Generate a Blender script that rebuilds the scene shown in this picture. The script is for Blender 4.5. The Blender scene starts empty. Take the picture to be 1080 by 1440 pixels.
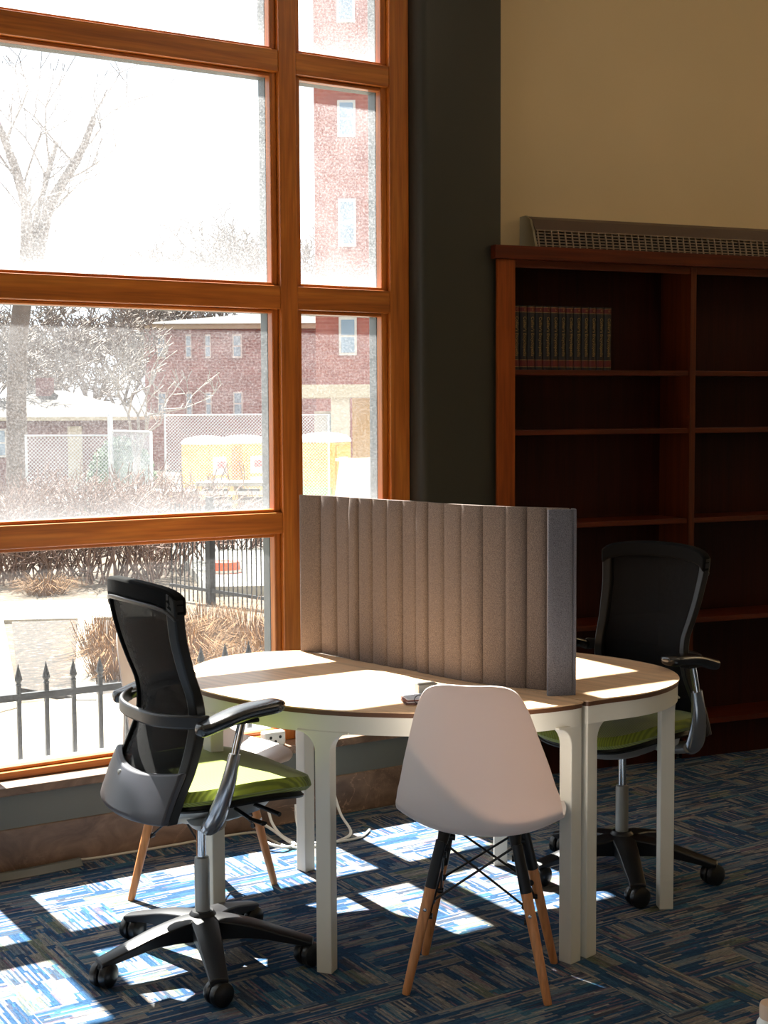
import bpy, bmesh, math, random
from mathutils import Vector, Matrix, noise as mnoise
random.seed(7)
R = math.radians
SC = bpy.context.scene
COL = SC.collection

# ------------------------------------------------------------------ camera
EYE = 1.57
PITCH = math.atan(143 / 2000.0)
ROLL = R(-0.3)
cam_data = bpy.data.cameras.new('camera')
cam_data.sensor_fit = 'VERTICAL'
cam_data.sensor_height = 36.0
cam_data.lens = 50.0
cam_data.clip_end = 600
cam = bpy.data.objects.new('camera', cam_data)
COL.objects.link(cam)
fwv = Vector((0, math.cos(PITCH), -math.sin(PITCH)))
r0 = Vector((1, 0, 0)); u0 = r0.cross(fwv)
rtv = r0 * math.cos(ROLL) + u0 * math.sin(ROLL)
upv = u0 * math.cos(ROLL) - r0 * math.sin(ROLL)
m = Matrix((rtv, upv, -fwv)).transposed().to_4x4()
m.translation = Vector((0, 0, EYE))
cam.matrix_world = m
SC.camera = cam

# ------------------------------------------------------------------ light
SUN_EL = math.atan(1.307)
WALL_A = R(32.25)                      # heading of the window wall
U = Vector((math.cos(WALL_A), math.sin(WALL_A), 0))
NIN = Vector((U.y, -U.x, 0))           # into the room
sun_d = bpy.data.lights.new('sun', 'SUN')
sun_d.energy = 40.0
sun_d.angle = R(0.6)
sun_d.color = (1.0, 0.95, 0.87)
sun = bpy.data.objects.new('sun', sun_d)
COL.objects.link(sun)
sdir = NIN * math.cos(SUN_EL) + Vector((0, 0, -math.sin(SUN_EL)))
sun.rotation_euler = sdir.to_track_quat('-Z', 'Y').to_euler()
sun.location = (-8, 20, 20)

def area(name, loc, tgt, sx, sy, energy, col):
    d = bpy.data.lights.new(name, 'AREA')
    d.shape = 'RECTANGLE'; d.size = sx; d.size_y = sy; d.energy = energy; d.color = col
    o = bpy.data.objects.new(name, d); COL.objects.link(o)
    o.location = loc
    o.rotation_euler = (Vector(tgt) - Vector(loc)).to_track_quat('-Z', 'Y').to_euler()
    return o
area('rear_fill_light', (-2.6, -2.8, 2.2), (0.0, 4.2, 0.6), 2.6, 1.8, 29, (1.0, 0.96, 0.92))  # unseen fill added behind the camera
area('ceiling_lamp_light', (2.2, 3.6, 4.0), (2.3, 4.2, 0), 1.2, 1.2, 10, (1.0, 0.80, 0.55))

world = bpy.data.worlds.new('world'); SC.world = world
world.use_nodes = True
wn = world.node_tree
bg = wn.nodes['Background']
bg.inputs[0].default_value = (0.83, 0.91, 1.0, 1)
bg.inputs[1].default_value = 2.2

vs = SC.view_settings
vs.view_transform = 'Standard'; vs.look = 'None'; vs.gamma = 1.0; vs.exposure = 0.0
vs.use_curve_mapping = False

# ------------------------------------------------------------------ helpers
def lin(c):
    if isinstance(c, str):
        c = [int(c[i:i + 2], 16) / 255 for i in (0, 2, 4)]
        return tuple(((x / 12.92) if x <= 0.04045 else ((x + 0.055) / 1.055) ** 2.4) for x in c)
    return tuple(c)

class NT:
    def __init__(s, name):
        s.m = bpy.data.materials.new(name); s.m.use_nodes = True
        s.t = s.m.node_tree; s.b = s.t.nodes['Principled BSDF']; s.out = s.t.nodes['Material Output']
    def n(s, typ, **kw):
        nd = s.t.nodes.new(typ)
        for k, v in kw.items():
            if k.startswith('i_'):
                key = k[2:]
                key = int(key) if key.isdigit() else key
                s.set(nd.inputs[key], v)
            else:
                setattr(nd, k, v)
        return nd
    def set(s, sock, v):
        if isinstance(v, bpy.types.NodeSocket): s.t.links.new(v, sock)
        elif isinstance(v, bpy.types.Node): s.t.links.new(v.outputs[0], sock)
        else:
            if isinstance(v, tuple) and len(v) == 3 and len(getattr(sock, 'default_value', ())) == 4: v = v + (1,)
            sock.default_value = v
    def math(s, op, a, b=0.0, c=None):
        nd = s.t.nodes.new('ShaderNodeMath'); nd.operation = op
        s.set(nd.inputs[0], a); s.set(nd.inputs[1], b)
        if c is not None: s.set(nd.inputs[2], c)
        return nd.outputs[0]
    def mix(s, f, a, b, typ='MIX'):
        nd = s.t.nodes.new('ShaderNodeMix'); nd.data_type = 'RGBA'; nd.blend_type = typ
        s.set(nd.inputs[0], f); s.set(nd.inputs[6], a); s.set(nd.inputs[7], b)
        return nd.outputs[2]
    def ramp(s, f, stops, interp='LINEAR'):
        nd = s.t.nodes.new('ShaderNodeValToRGB'); nd.color_ramp.interpolation = interp
        el = nd.color_ramp.elements
        while len(el) < len(stops): el.new(0.5)
        for e, (p, c) in zip(el, stops):
            e.position = p; e.color = tuple(c) + (1,)
        s.set(nd.inputs[0], f)
        return nd.outputs[0]
    def coord(s, scale=(1, 1, 1), rot=(0, 0, 0), loc=(0, 0, 0)):
        tc = s.t.nodes.new('ShaderNodeTexCoord')
        mp = s.t.nodes.new('ShaderNodeMapping')
        s.t.links.new(tc.outputs['Object'], mp.inputs[0])
        mp.inputs[1].default_value = loc; mp.inputs[2].default_value = rot; mp.inputs[3].default_value = scale
        return mp.outputs[0]
    def noise(s, vec, scale=5, detail=3, rough=0.5, dist=0.0):
        nd = s.n('ShaderNodeTexNoise'); s.set(nd.inputs['Vector'], vec)
        nd.inputs['Scale'].default_value = scale; nd.inputs['Detail'].default_value = detail
        nd.inputs['Roughness'].default_value = rough; nd.inputs['Distortion'].default_value = dist
        return nd.outputs[0]
    def bump(s, h, strength=0.3, dist=0.01):
        nd = s.n('ShaderNodeBump'); nd.inputs['Strength'].default_value = strength
        nd.inputs['Distance'].default_value = dist
        s.set(nd.inputs['Height'], h)
        s.t.links.new(nd.outputs[0], s.b.inputs['Normal'])
    def base(s, c): s.set(s.b.inputs['Base Color'], c)
    def rough(s, v): s.set(s.b.inputs['Roughness'], v)

def plain(name, c, rough=0.5, metal=0.0, var=0.06, vscale=6.0, spec=0.5, bump=0.0, bscale=200):
    k = NT(name); c = lin(c)
    v = k.noise(k.coord(), vscale, 3)
    d = tuple(max(0, x * (1 - var)) for x in c); e = tuple(min(1, x * (1 + var)) for x in c)
    k.base(k.ramp(v, [(0.3, d), (0.7, e)]))
    k.rough(rough); k.b.inputs['Metallic'].default_value = metal
    k.b.inputs['Specular IOR Level'].default_value = spec
    if bump: k.bump(k.noise(k.coord(), bscale, 2), bump, 0.002)
    return k.m

def wood(name, dark, mid, light, axis='x', rough=0.35, scale=1.0, spec=0.5):
    k = NT(name)
    sc = {'x': (1.2, 26, 26), 'z': (26, 26, 1.2), 'y': (26, 1.2, 26)}[axis]
    sc = tuple(v * scale for v in sc)
    a = k.noise(k.coord(sc), 1.0, 5, 0.6, 0.6)
    sc2 = tuple(v * 4 for v in sc)
    b = k.noise(k.coord(sc2), 1.0, 2, 0.5)
    c = k.ramp(a, [(0.25, lin(dark)), (0.5, lin(mid)), (0.75, lin(light))])
    f = k.ramp(b, [(0.35, (0.78, 0.78, 0.78)), (0.6, (1, 1, 1))])
    k.base(k.mix(1.0, c, f, 'MULTIPLY'))
    k.rough(rough); k.b.inputs['Specular IOR Level'].default_value = spec
    k.bump(b, 0.12, 0.001)
    return k.m

class MB:
    def __init__(s): s.v = []; s.f = []
    def add(s, vs, fs):
        o = len(s.v); s.v += [tuple(p) for p in vs]; s.f += [tuple(i + o for i in f) for f in fs]; return s
    def box(s, x0, x1, y0, y1, z0, z1):
        v = [(x, y, z) for z in (z0, z1) for y in (y0, y1) for x in (x0, x1)]
        return s.add(v, [(0, 2, 3, 1), (4, 5, 7, 6), (0, 1, 5, 4), (2, 6, 7, 3), (0, 4, 6, 2), (1, 3, 7, 5)])
    def obox(s, c, ax, ay, az):
        c = Vector(c); ax, ay, az = Vector(ax), Vector(ay), Vector(az)
        v = [c + ax * i + ay * j + az * k for k in (-1, 1) for j in (-1, 1) for i in (-1, 1)]
        return s.add(v, [(0, 2, 3, 1), (4, 5, 7, 6), (0, 1, 5, 4), (2, 6, 7, 3), (0, 4, 6, 2), (1, 3, 7, 5)])
    def prism(s, poly, a0, a1, axis='z'):
        n = len(poly)
        def P(p, a):
            return {'z': (p[0], p[1], a), 'x': (a, p[0], p[1]), 'y': (p[0], a, p[1])}[axis]
        v = [P(p, a0) for p in poly] + [P(p, a1) for p in poly]
        f = [tuple(range(n))[::-1], tuple(range(n, 2 * n))] + [(i, (i + 1) % n, n + (i + 1) % n, n + i) for i in range(n)]
        return s.add(v, f)
    def tube(s, pts, rad, seg=8, cap=True, flat=1.0):
        pts = [Vector(p) for p in pts]; n = len(pts)
        if not hasattr(rad, '__len__'): rad = [rad] * n
        T = []
        for i in range(n):
            d = pts[min(i + 1, n - 1)] - pts[max(i - 1, 0)]
            T.append(d.normalized() if d.length > 1e-9 else Vector((0, 0, 1)))
        ref = Vector((0, 0, 1)) if abs(T[0].z) < 0.9 else Vector((1, 0, 0))
        a = T[0].cross(ref).normalized(); vs = []
        for i in range(n):
            a = (a - T[i] * a.dot(T[i])).normalized(); b = T[i].cross(a)
            for j in range(seg):
                q = 2 * math.pi * j / seg
                vs.append(pts[i] + (a * math.cos(q) + b * math.sin(q) * flat) * rad[i])
        fs = [(i * seg + j, i * seg + (j + 1) % seg, (i + 1) * seg + (j + 1) % seg, (i + 1) * seg + j) for i in range(n - 1) for j in range(seg)]
        if cap: fs += [tuple(range(seg))[::-1], tuple(range((n - 1) * seg, n * seg))]
        return s.add(vs, fs)
    def lathe(s, prof, c=(0, 0, 0), seg=24, axis=(0, 0, 1), sx=1.0, sy=1.0):
        ax = Vector(axis).normalized()
        ref = Vector((1, 0, 0)) if abs(ax.x) < 0.9 else Vector((0, 1, 0))
        a = (ref - ax * ref.dot(ax)).normalized(); b = ax.cross(a); c = Vector(c)
        vs = []
        for r, z in prof:
            for j in range(seg):
                q = 2 * math.pi * j / seg
                vs.append(c + (a * math.cos(q) * sx + b * math.sin(q) * sy) * max(r, 1e-5) + ax * z)
        n = len(prof)
        fs = [(i * seg + j, i * seg + (j + 1) % seg, (i + 1) * seg + (j + 1) % seg, (i + 1) * seg + j) for i in range(n - 1) for j in range(seg)]
        fs += [tuple(range(seg))[::-1], tuple(range((n - 1) * seg, n * seg))]
        return s.add(vs, fs)
    def sheet(s, P, Q):
        """closed solid between two equal grids of points (rows x cols)"""
        r, c = len(P), len(P[0]); vs = [p for row in P for p in row] + [q for row in Q for q in row]
        o = r * c; f = []
        for i in range(r - 1):
            for j in range(c - 1):
                a, b, d, e = i * c + j, i * c + j + 1, (i + 1) * c + j + 1, (i + 1) * c + j
                f.append((a, b, d, e)); f.append((o + e, o + d, o + b, o + a))
        for i in range(r - 1):
            f.append((i * c, (i + 1) * c, o + (i + 1) * c, o + i * c))
            f.append(((i + 1) * c + c - 1, i * c + c - 1, o + i * c + c - 1, o + (i + 1) * c + c - 1))
        for j in range(c - 1):
            f.append((j + 1, j, o + j, o + j + 1))
            f.append(((r - 1) * c + j, (r - 1) * c + j + 1, o + (r - 1) * c + j + 1, o + (r - 1) * c + j))
        return s.add(vs, f)
    def build(s, name, mat, parent=None, smooth=False, bevel=0.0, bseg=2, subsurf=0, label=None, loc=None, rz=0.0):
        me = bpy.data.meshes.new(name)
        me.from_pydata([tuple(p) for p in s.v], [], s.f)
        bm = bmesh.new(); bm.from_mesh(me)
        bmesh.ops.recalc_face_normals(bm, faces=bm.faces); bm.to_mesh(me); bm.free()
        if smooth:
            for p in me.polygons: p.use_smooth = True
            try: me.set_sharp_from_angle(angle=R(38))
            except Exception: pass
        o = bpy.data.objects.new(name, me); COL.objects.link(o)
        me.materials.append(mat)
        if bevel:
            b = o.modifiers.new('bevel', 'BEVEL'); b.width = bevel; b.segments = bseg; b.limit_method = 'ANGLE'; b.angle_limit = R(35)
        if subsurf:
            b = o.modifiers.new('sub', 'SUBSURF'); b.levels = subsurf; b.render_levels = subsurf
        if parent: o.parent = parent
        if label: o['label'] = label
        if loc is not None: o.location = loc
        if rz: o.rotation_euler = (0, 0, rz)
        return o

def tag(o, label=None, cat=None, group=None, kind=None):
    if label: o['label'] = label
    if cat: o['category'] = cat
    if group: o['group'] = group
    if kind: o['kind'] = kind
    return o
def empty(name, loc=(0, 0, 0), rz=0.0, label=None, cat=None, group=None, kind=None):
    o = bpy.data.objects.new(name, None); COL.objects.link(o)
    o.location = loc; o.rotation_euler = (0, 0, rz); o.empty_display_size = 0.1
    return tag(o, label, cat, group, kind)
def copy_tree(o, parent=None):
    c = o.copy(); COL.objects.link(c); c.parent = parent
    for ch in list(o.children): copy_tree(ch, c)
    return c
def catmull(pts, n):
    out = []; m = len(pts)
    for k in range(n + 1):
        t = k / n * (m - 1); i = min(int(t), m - 2); f = t - i
        p0, p1, p2, p3 = [pts[max(0, min(m - 1, i + d))] for d in (-1, 0, 1, 2)]
        out.append(tuple(0.5 * ((2 * b) + (-a + c) * f + (2 * a - 5 * b + 4 * c - d) * f * f + (-a + 3 * b - 3 * c + d) * f ** 3) for a, b, c, d in zip(p0, p1, p2, p3)))
    return out
def at(px, py, depth):
    d = fwv + rtv * ((px - 540) / 2000) + upv * ((720 - py) / 2000)
    return Vector((0, 0, EYE)) + d * (depth / d.y)

# ------------------------------------------------------------------ frames of reference
OW = Vector((-1.2999, 4.8338, 0))           # window plane: local x along the wall, local y outwards
BACK_A = R(22.8)
BU = Vector((math.cos(BACK_A), math.sin(BACK_A), 0)); BN = Vector((BU.y, -BU.x, 0))
OB = Vector((0.46, 5.86, 0))                # bookcase front plane
def W(t, n, z=0): return OW + U * t + NIN * n + Vector((0, 0, z))
def BK(s, m_, z=0): return OB + BU * s + BN * m_ + Vector((0, 0, z))

# ------------------------------------------------------------------ materials
oak_h = wood('oak_rail', '864616', 'b26422', 'cc8034', 'x', 0.32)
oak_v = wood('oak_post', '864616', 'b26422', 'cc8034', 'z', 0.32)
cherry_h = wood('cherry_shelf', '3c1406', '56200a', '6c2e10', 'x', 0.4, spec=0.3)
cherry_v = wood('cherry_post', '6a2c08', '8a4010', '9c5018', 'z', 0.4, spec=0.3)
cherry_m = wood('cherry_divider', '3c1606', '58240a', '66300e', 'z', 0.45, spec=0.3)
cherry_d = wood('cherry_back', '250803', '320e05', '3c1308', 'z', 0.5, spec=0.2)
beech = wood('beech_leg', 'b4713e', 'cd8c58', 'd99d6a', 'z', 0.45)
maple = wood('maple_top', 'd3ab84', 'dcb894', 'e2c3a2', 'x', 0.35, 0.5)
ply_edge = plain('table_edge', '5e3d28', 0.5)
white_metal = plain('white_powder_coat', 'd6d4ca', 0.42, 0, 0.02)
beige_wall = plain('beige_paint', 'e4cca0', 0.8, 0, 0.04, 1.2, bump=0.05)
char_paint = plain('charcoal_paint', '2b2b24', 0.42, 0, 0.05, 2)
grey_beam = plain('grey_steel_panel', '5c5e58', 0.45, 0, 0.06, 2)
ceiling_m = plain('ceiling_paint', 'd8d2c4', 0.9)
alu_dark = plain('anodised_aluminium', '5f6463', 0.5, 0.2)
black_pl = plain('black_plastic', '0d0d0e', 0.42, 0, 0.1, spec=0.35)
black_soft = plain('black_armrest_rubber', '101014', 0.24, 0, 0.1, spec=0.8)
grey_pl = plain('graphite_plastic', '18181b', 0.38, 0.1, 0.05)
panel_pl = plain('grey_back_panel', '34343b', 0.42, 0.1, 0.05)
roll_m = plain('black_headband_fabric', '0a0a0b', 0.9, 0, 0.1, spec=0.1)
polished = plain('polished_aluminium', 'b9bbc0', 0.22, 0.9, 0.05)
satin = plain('satin_grey_metal', '9a9a96', 0.38, 0.6, 0.05)
chrome = plain('chrome', 'd0d2d6', 0.12, 1.0, 0.03)
black_metal = plain('black_metal', '15161a', 0.4, 0.3)
rubber = plain('caster_rubber', '141416', 0.3, 0, 0.1)
white_pl = plain('white_plastic', 'e6e6e2', 0.4)

def mat_green():
    k = NT('green_ribbed_fabric')
    w = k.n('ShaderNodeTexWave', wave_type='BANDS', bands_direction='Y'); k.set(w.inputs[0], k.coord())
    w.inputs['Scale'].default_value = 42; w.inputs['Distortion'].default_value = 0.6
    v = k.noise(k.coord(), 14, 3)
    c = k.mix(0.5, k.ramp(v, [(0.3, lin('646f12')), (0.7, lin('7f8c1c'))]), k.ramp(w.outputs[0], [(0.2, lin('525c0c')), (0.8, lin('8d9a24'))]))
    k.base(c); k.rough(0.85); k.b.inputs['Sheen Weight'].default_value = 0.3
    k.bump(w.outputs[0], 0.4, 0.002); return k.m
green = mat_green()

def mat_mesh():
    k = NT('black_woven_mesh')
    n1 = k.noise(k.coord((1, 1, 1)), 90, 1)
    k.base(lin('0b0b0d')); k.rough(0.8); k.b.inputs['Specular IOR Level'].default_value = 0.12
    tr = k.n('ShaderNodeBsdfTransparent')
    mx = k.n('ShaderNodeMixShader')
    k.set(mx.inputs[0], k.ramp(n1, [(0.3, (0.86, 0.86, 0.86)), (0.7, (0.93, 0.93, 0.93))]))
    k.set(mx.inputs[1], tr); k.t.links.new(k.b.outputs[0], mx.inputs[2])
    k.t.links.new(mx.outputs[0], k.out.inputs[0]); return k.m
mesh_m = mat_mesh()

def mat_shell():
    k = NT('white_moulded_plastic')
    k.base(lin('dcd3cf')); k.rough(0.38)
    tl = k.n('ShaderNodeBsdfTranslucent'); tl.inputs[0].default_value = (0.80, 0.62, 0.52, 1)
    mx = k.n('ShaderNodeMixShader'); mx.inputs[0].default_value = 0.17
    k.t.links.new(k.b.outputs[0], mx.inputs[1]); k.set(mx.inputs[2], tl)
    k.t.links.new(mx.outputs[0], k.out.inputs[0]); return k.m
shell_m = mat_shell()

def mat_felt(name, dark, light):
    k = NT(name)
    a = k.noise(k.coord(), 620, 2, 0.7); f = a
    k.base(k.ramp(f, [(0.36, lin(dark)), (0.62, lin(light))])); k.rough(0.95)
    k.b.inputs['Specular IOR Level'].default_value = 0.1
    k.bump(a, 0.5, 0.002); return k.m
felt = mat_felt('grey_felt', '4c4541', '80736e')
felt_shaded = mat_felt('shaded_grey_felt', '4c4d55', '7d7d86')  # cooler copy of the felt: the unlit flap's shade put into its colour

def mat_carpet():
    k = NT('blue_patterned_carpet')
    tc = k.n('ShaderNodeTexCoord')
    mp = k.n('ShaderNodeMapping'); k.t.links.new(tc.outputs['Object'], mp.inputs[0]); mp.inputs[2].default_value = (0, 0, -WALL_A)
    sx = k.n('ShaderNodeSeparateXYZ'); k.t.links.new(mp.outputs[0], sx.inputs[0])
    X, Y = sx.outputs[0], sx.outputs[1]
    T = 0.23
    tcb = k.n('ShaderNodeCombineXYZ'); k.set(tcb.inputs[0], k.math('FLOOR', k.math('DIVIDE', X, T))); k.set(tcb.inputs[1], k.math('FLOOR', k.math('DIVIDE', Y, T * 0.5)))
    twn = k.n('ShaderNodeTexWhiteNoise'); twn.noise_dimensions = '3D'; k.t.links.new(tcb.outputs[0], twn.inputs['Vector'])
    fl = k.math('GREATER_THAN', twn.outputs[0], 0.60)
    inv = k.math('SUBTRACT', 1.0, fl)
    A = k.math('ADD', k.math('MULTIPLY', X, inv), k.math('MULTIPLY', Y, fl))
    Bc = k.math('ADD', k.math('MULTIPLY', Y, inv), k.math('MULTIPLY', X, fl))
    def vec(sa, sb, oz=0.0):
        c = k.n('ShaderNodeCombineXYZ'); k.set(c.inputs[0], k.math('MULTIPLY', A, sa)); k.set(c.inputs[1], k.math('MULTIPLY', Bc, sb)); k.set(c.inputs[2], k.math('MULTIPLY', fl, 7.3 + oz)); return c.outputs[0]
    def cells(sa, sb, oz):
        # staggered blocks: white noise of the floored coordinates
        row = k.math('FLOOR', k.math('MULTIPLY', Bc, sb))
        off = k.math('MULTIPLY', k.math('FRACT', k.math('MULTIPLY', k.math('SINE', k.math('ADD', k.math('MULTIPLY', row, 12.9898), oz)), 43.7)), 1.0)
        colm = k.math('FLOOR', k.math('ADD', k.math('MULTIPLY', A, sa), off))
        c = k.n('ShaderNodeCombineXYZ'); k.set(c.inputs[0], colm); k.set(c.inputs[1], row); k.set(c.inputs[2], k.math('ADD', k.math('MULTIPLY', fl, 3.0), oz))
        w = k.n('ShaderNodeTexWhiteNoise'); w.noise_dimensions = '3D'; k.t.links.new(c.outputs[0], w.inputs['Vector']); return w.outputs[0]
    blocks = cells(9.0, 30, 0.7)
    streak = cells(10.0, 135, 3.1)
    thin = cells(13.0, 240, 5.7)
    fine = k.noise(vec(60, 420, 5), 1.0, 2, 0.7)
    base = k.ramp(blocks, [(0.0, lin('24405f')), (0.38, lin('2c4c6c')), (0.56, lin('3a6276')), (0.66, lin('3a4352')), (0.74, lin('66717b')), (0.86, lin('7d7974')), (0.95, lin('62695a'))], 'CONSTANT')
    stc = k.ramp(streak, [(0.0, lin('2c4663')), (0.30, lin('3b6076')), (0.50, lin('43444f')), (0.62, lin('85807c')), (0.80, lin('9a9188')), (0.93, lin('76606a'))], 'CONSTANT')
    f1 = k.math('ADD', k.math('MULTIPLY', k.math('GREATER_THAN', streak, 0.60), 0.30), k.math('MULTIPLY', k.math('GREATER_THAN', thin, 0.66), 0.46))
    c = k.mix(k.math('ADD', f1, 0.10), base, stc)
    sh = k.ramp(fine, [(0.3, (0.55, 0.55, 0.55)), (0.65, (1.2, 1.2, 1.2))])
    k.base(k.mix(1.0, c, sh, 'MULTIPLY')); k.rough(0.95); k.b.inputs['Specular IOR Level'].default_value = 0.08
    k.bump(fine, 0.5, 0.003); return k.m
carpet = mat_carpet()

def mat_stone():
    k = NT('brown_marble')
    a = k.noise(k.coord((3, 3, 5)), 2.0, 8, 0.65, 1.0)
    b = k.noise(k.coord(), 3.0, 6, 0.6, 2.5)
    c = k.ramp(a, [(0.25, lin('4a372a')), (0.5, lin('6b5443')), (0.75, lin('8a705c'))])
    vein = k.ramp(b, [(0.485, (0, 0, 0)), (0.5, (1, 1, 1)), (0.515, (0, 0, 0))])
    msk = k.ramp(k.noise(k.coord(), 1.3, 2), [(0.52, (0, 0, 0)), (0.66, (1, 1, 1))])
    k.base(k.mix(k.math('MULTIPLY', k.math('MULTIPLY', vein, 0.6), msk), c, lin('b08d76'))); k.rough(0.4); return k.m
stone = mat_stone()

def mat_glass(name, dust, z0):
    k = NT(name)
    tr = k.n('ShaderNodeBsdfTransparent'); tr.inputs[0].default_value = (0.97, 0.985, 0.98, 1)
    tl = k.n('ShaderNodeBsdfTranslucent'); tl.inputs[0].default_value = (0.95, 0.96, 1.0, 1)
    tc = k.n('ShaderNodeTexCoord'); sp = k.n('ShaderNodeSeparateXYZ'); k.t.links.new(tc.outputs['Object'], sp.inputs[0])
    h = k.math('SUBTRACT', sp.outputs[2], z0)
    low = k.math('MULTIPLY', k.math('POWER', 2.718, k.math('MULTIPLY', h, -16.0)), dust * 1.4)
    big = k.noise(k.coord((1, 1, 1.5)), 5, 4, 0.6); fine = k.noise(k.coord(), 130, 2, 0.7)
    f = k.math('MULTIPLY', k.math('ADD', k.math('MULTIPLY', big, 0.9), k.math('MULTIPLY', k.ramp(fine, [(0.45, (0, 0, 0)), (0.75, (1, 1, 1))]), 1.0)), dust * 1.3)
    f = k.math('ADD', f, low)
    mx = k.n('ShaderNodeMixShader'); k.set(mx.inputs[0], f); k.set(mx.inputs[1], tr); k.set(mx.inputs[2], tl)
    k.t.nodes.remove(k.b); k.t.links.new(mx.outputs[0], k.out.inputs[0]); return k.m

def mat_brick(name, c1, c2, mortar, sc=1.0):
    k = NT(name)
    tc = k.n('ShaderNodeTexCoord'); sp = k.n('ShaderNodeSeparateXYZ'); k.t.links.new(tc.outputs['Object'], sp.inputs[0])
    cb = k.n('ShaderNodeCombineXYZ'); k.set(cb.inputs[0], k.math('ADD', sp.outputs[0], sp.outputs[1])); k.set(cb.inputs[1], sp.outputs[2])
    b = k.n('ShaderNodeTexBrick'); k.t.links.new(cb.outputs[0], b.inputs['Vector'])
    b.inputs['Scale'].default_value = 1.6 * sc; b.inputs['Color1'].default_value = lin(c1) + (1,); b.inputs['Color2'].default_value = lin(c2) + (1,)
    b.inputs['Mortar'].default_value = lin(mortar) + (1,); b.inputs['Mortar Size'].default_value = 0.02
    k.base(k.mix(k.noise(k.coord(), 1.2, 4), b.outputs[0], lin(c2))); k.rough(0.9); return k.m
brick_a = mat_brick('red_brick', '8a4238', '6a2e28', 'a68c80')
brick_b = mat_brick('orange_brick', '96503f', '7d3a30', 'a07868')
brick_c = mat_brick('house_brick', '6e3a38', '5a2c2c', '846a62')

def mat_ground():
    k = NT('leaf_litter_ground')
    a = k.noise(k.coord(), 0.45, 5, 0.6); b = k.noise(k.coord(), 11, 4, 0.75)
    c = k.ramp(a, [(0.35, lin('362a1e')), (0.5, lin('4a3c2a')), (0.65, lin('403426'))])
    d = k.ramp(b, [(0.35, lin('1c1612')), (0.52, lin('403426')), (0.68, lin('857662'))])
    k.base(k.mix(0.55, c, d)); k.rough(0.95); return k.m
ground_m = mat_ground()
concrete = plain('pale_concrete', '8a857c', 0.9, 0, 0.08, 3)
asphalt = plain('pale_road', '7e7c76', 0.9, 0, 0.08, 1)
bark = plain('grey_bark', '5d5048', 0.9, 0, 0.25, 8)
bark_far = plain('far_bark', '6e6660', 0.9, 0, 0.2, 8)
twig_m = plain('dry_twig', '6d5850', 0.9, 0, 0.3, 12)
straw = plain('dry_straw', '6b4a22', 0.9, 0, 0.3, 20)
leaf_g = plain('evergreen_leaf', '3c5a34', 0.8, 0, 0.4, 5)
shingle = plain('pale_shingle', '2f2925', 0.9, 0, 0.15, 12)
cream = plain('cream_trim', '9c8f78', 0.8)
tan_wall = plain('tan_render', 'c79a5c', 0.85)
win_glass = plain('far_window_glass', '6c7f8e', 0.15, 0, 0.2, 0.6)
win_trim = plain('far_window_trim', 'b0aaa2', 0.7)
yellow = plain('yellow_moulded_plastic', 'c08c0a', 0.5, 0, 0.05)
roof_w = plain('translucent_white_roof', 'd2d2cc', 0.5)
grn_band = plain('green_band', '6fae3a', 0.6)
galv = plain('galvanised_tube', 'a9adb0', 0.45, 0.4)
orange_pl = plain('orange_plastic', 'd2522c', 0.5)

def mat_wire():
    k = NT('chain_link_mesh')
    k.base(lin('b8bcc0')); k.rough(0.5)
    sp = k.n('ShaderNodeTexCoord'); sx = k.n('ShaderNodeSeparateXYZ'); k.t.links.new(sp.outputs['Object'], sx.inputs[0])
    a = k.math('FRACT', k.math('MULTIPLY', k.math('ADD', sx.outputs[0], sx.outputs[2]), 14.0))
    b = k.math('FRACT', k.math('MULTIPLY', k.math('SUBTRACT', sx.outputs[0], sx.outputs[2]), 14.0))
    g = k.math('MAXIMUM', k.math('LESS_THAN', a, 0.16), k.math('LESS_THAN', b, 0.16))
    tr = k.n('ShaderNodeBsdfTransparent'); mx = k.n('ShaderNodeMixShader')
    k.set(mx.inputs[0], g); k.set(mx.inputs[1], tr); k.t.links.new(k.b.outputs[0], mx.inputs[2])
    k.t.links.new(mx.outputs[0], k.out.inputs[0]); return k.m
wire_m = mat_wire()

# ================================================================== ROOM
ZC = 4.3
fl = [(-7.2, -3.8), (6.5, -3.8), (6.5, 8.6), tuple(BK(6, -0.42)[:2]), tuple(BK(-0.3, -0.42)[:2]), tuple(W(1.75, -0.13)[:2]), tuple(W(-5.6, -0.13)[:2]), (-7.2, 1.7)]
fl = [(-7.2, -3.8), (5.9, -3.8), tuple(BK(5.6, -0.42)[:2]), tuple(BK(-0.3, -0.42)[:2]), tuple(W(1.75, -0.10)[:2]), tuple(W(-6.2, -0.10)[:2]), (-7.2, 1.4)]
tag(MB().prism(fl, -0.12, 0).build('floor', carpet), kind='structure')
tag(MB().prism(fl, ZC, ZC + 0.15).build('ceiling', ceiling_m), kind='structure')
tag(MB().box(-0.15, 5.6, 0, 0.2, 0, ZC).build('wall_back', beige_wall, loc=BK(0, -0.38), rz=BACK_A), kind='structure')
tag(MB().box(0, 0.2, 0, 12.4, 0, ZC).build('wall_right', beige_wall, loc=(5.72, -3.8, 0)), kind='structure')
tag(MB().box(-7.2, 5.9, -0.2, 0, 0, ZC).build('wall_rear', beige_wall, loc=(0, -3.8, 0)), kind='structure')
tag(MB().box(-0.2, 0, 0, 5.4, 0, ZC).build('wall_left', beige_wall, loc=(-7.2, -3.8, 0)), kind='structure')
# wall above and below the window
tag(MB().box(-6.3, 1.66, -0.02, 0.13, 3.78, ZC).build('wall_front', beige_wall, loc=OW, rz=WALL_A), kind='structure')

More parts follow.
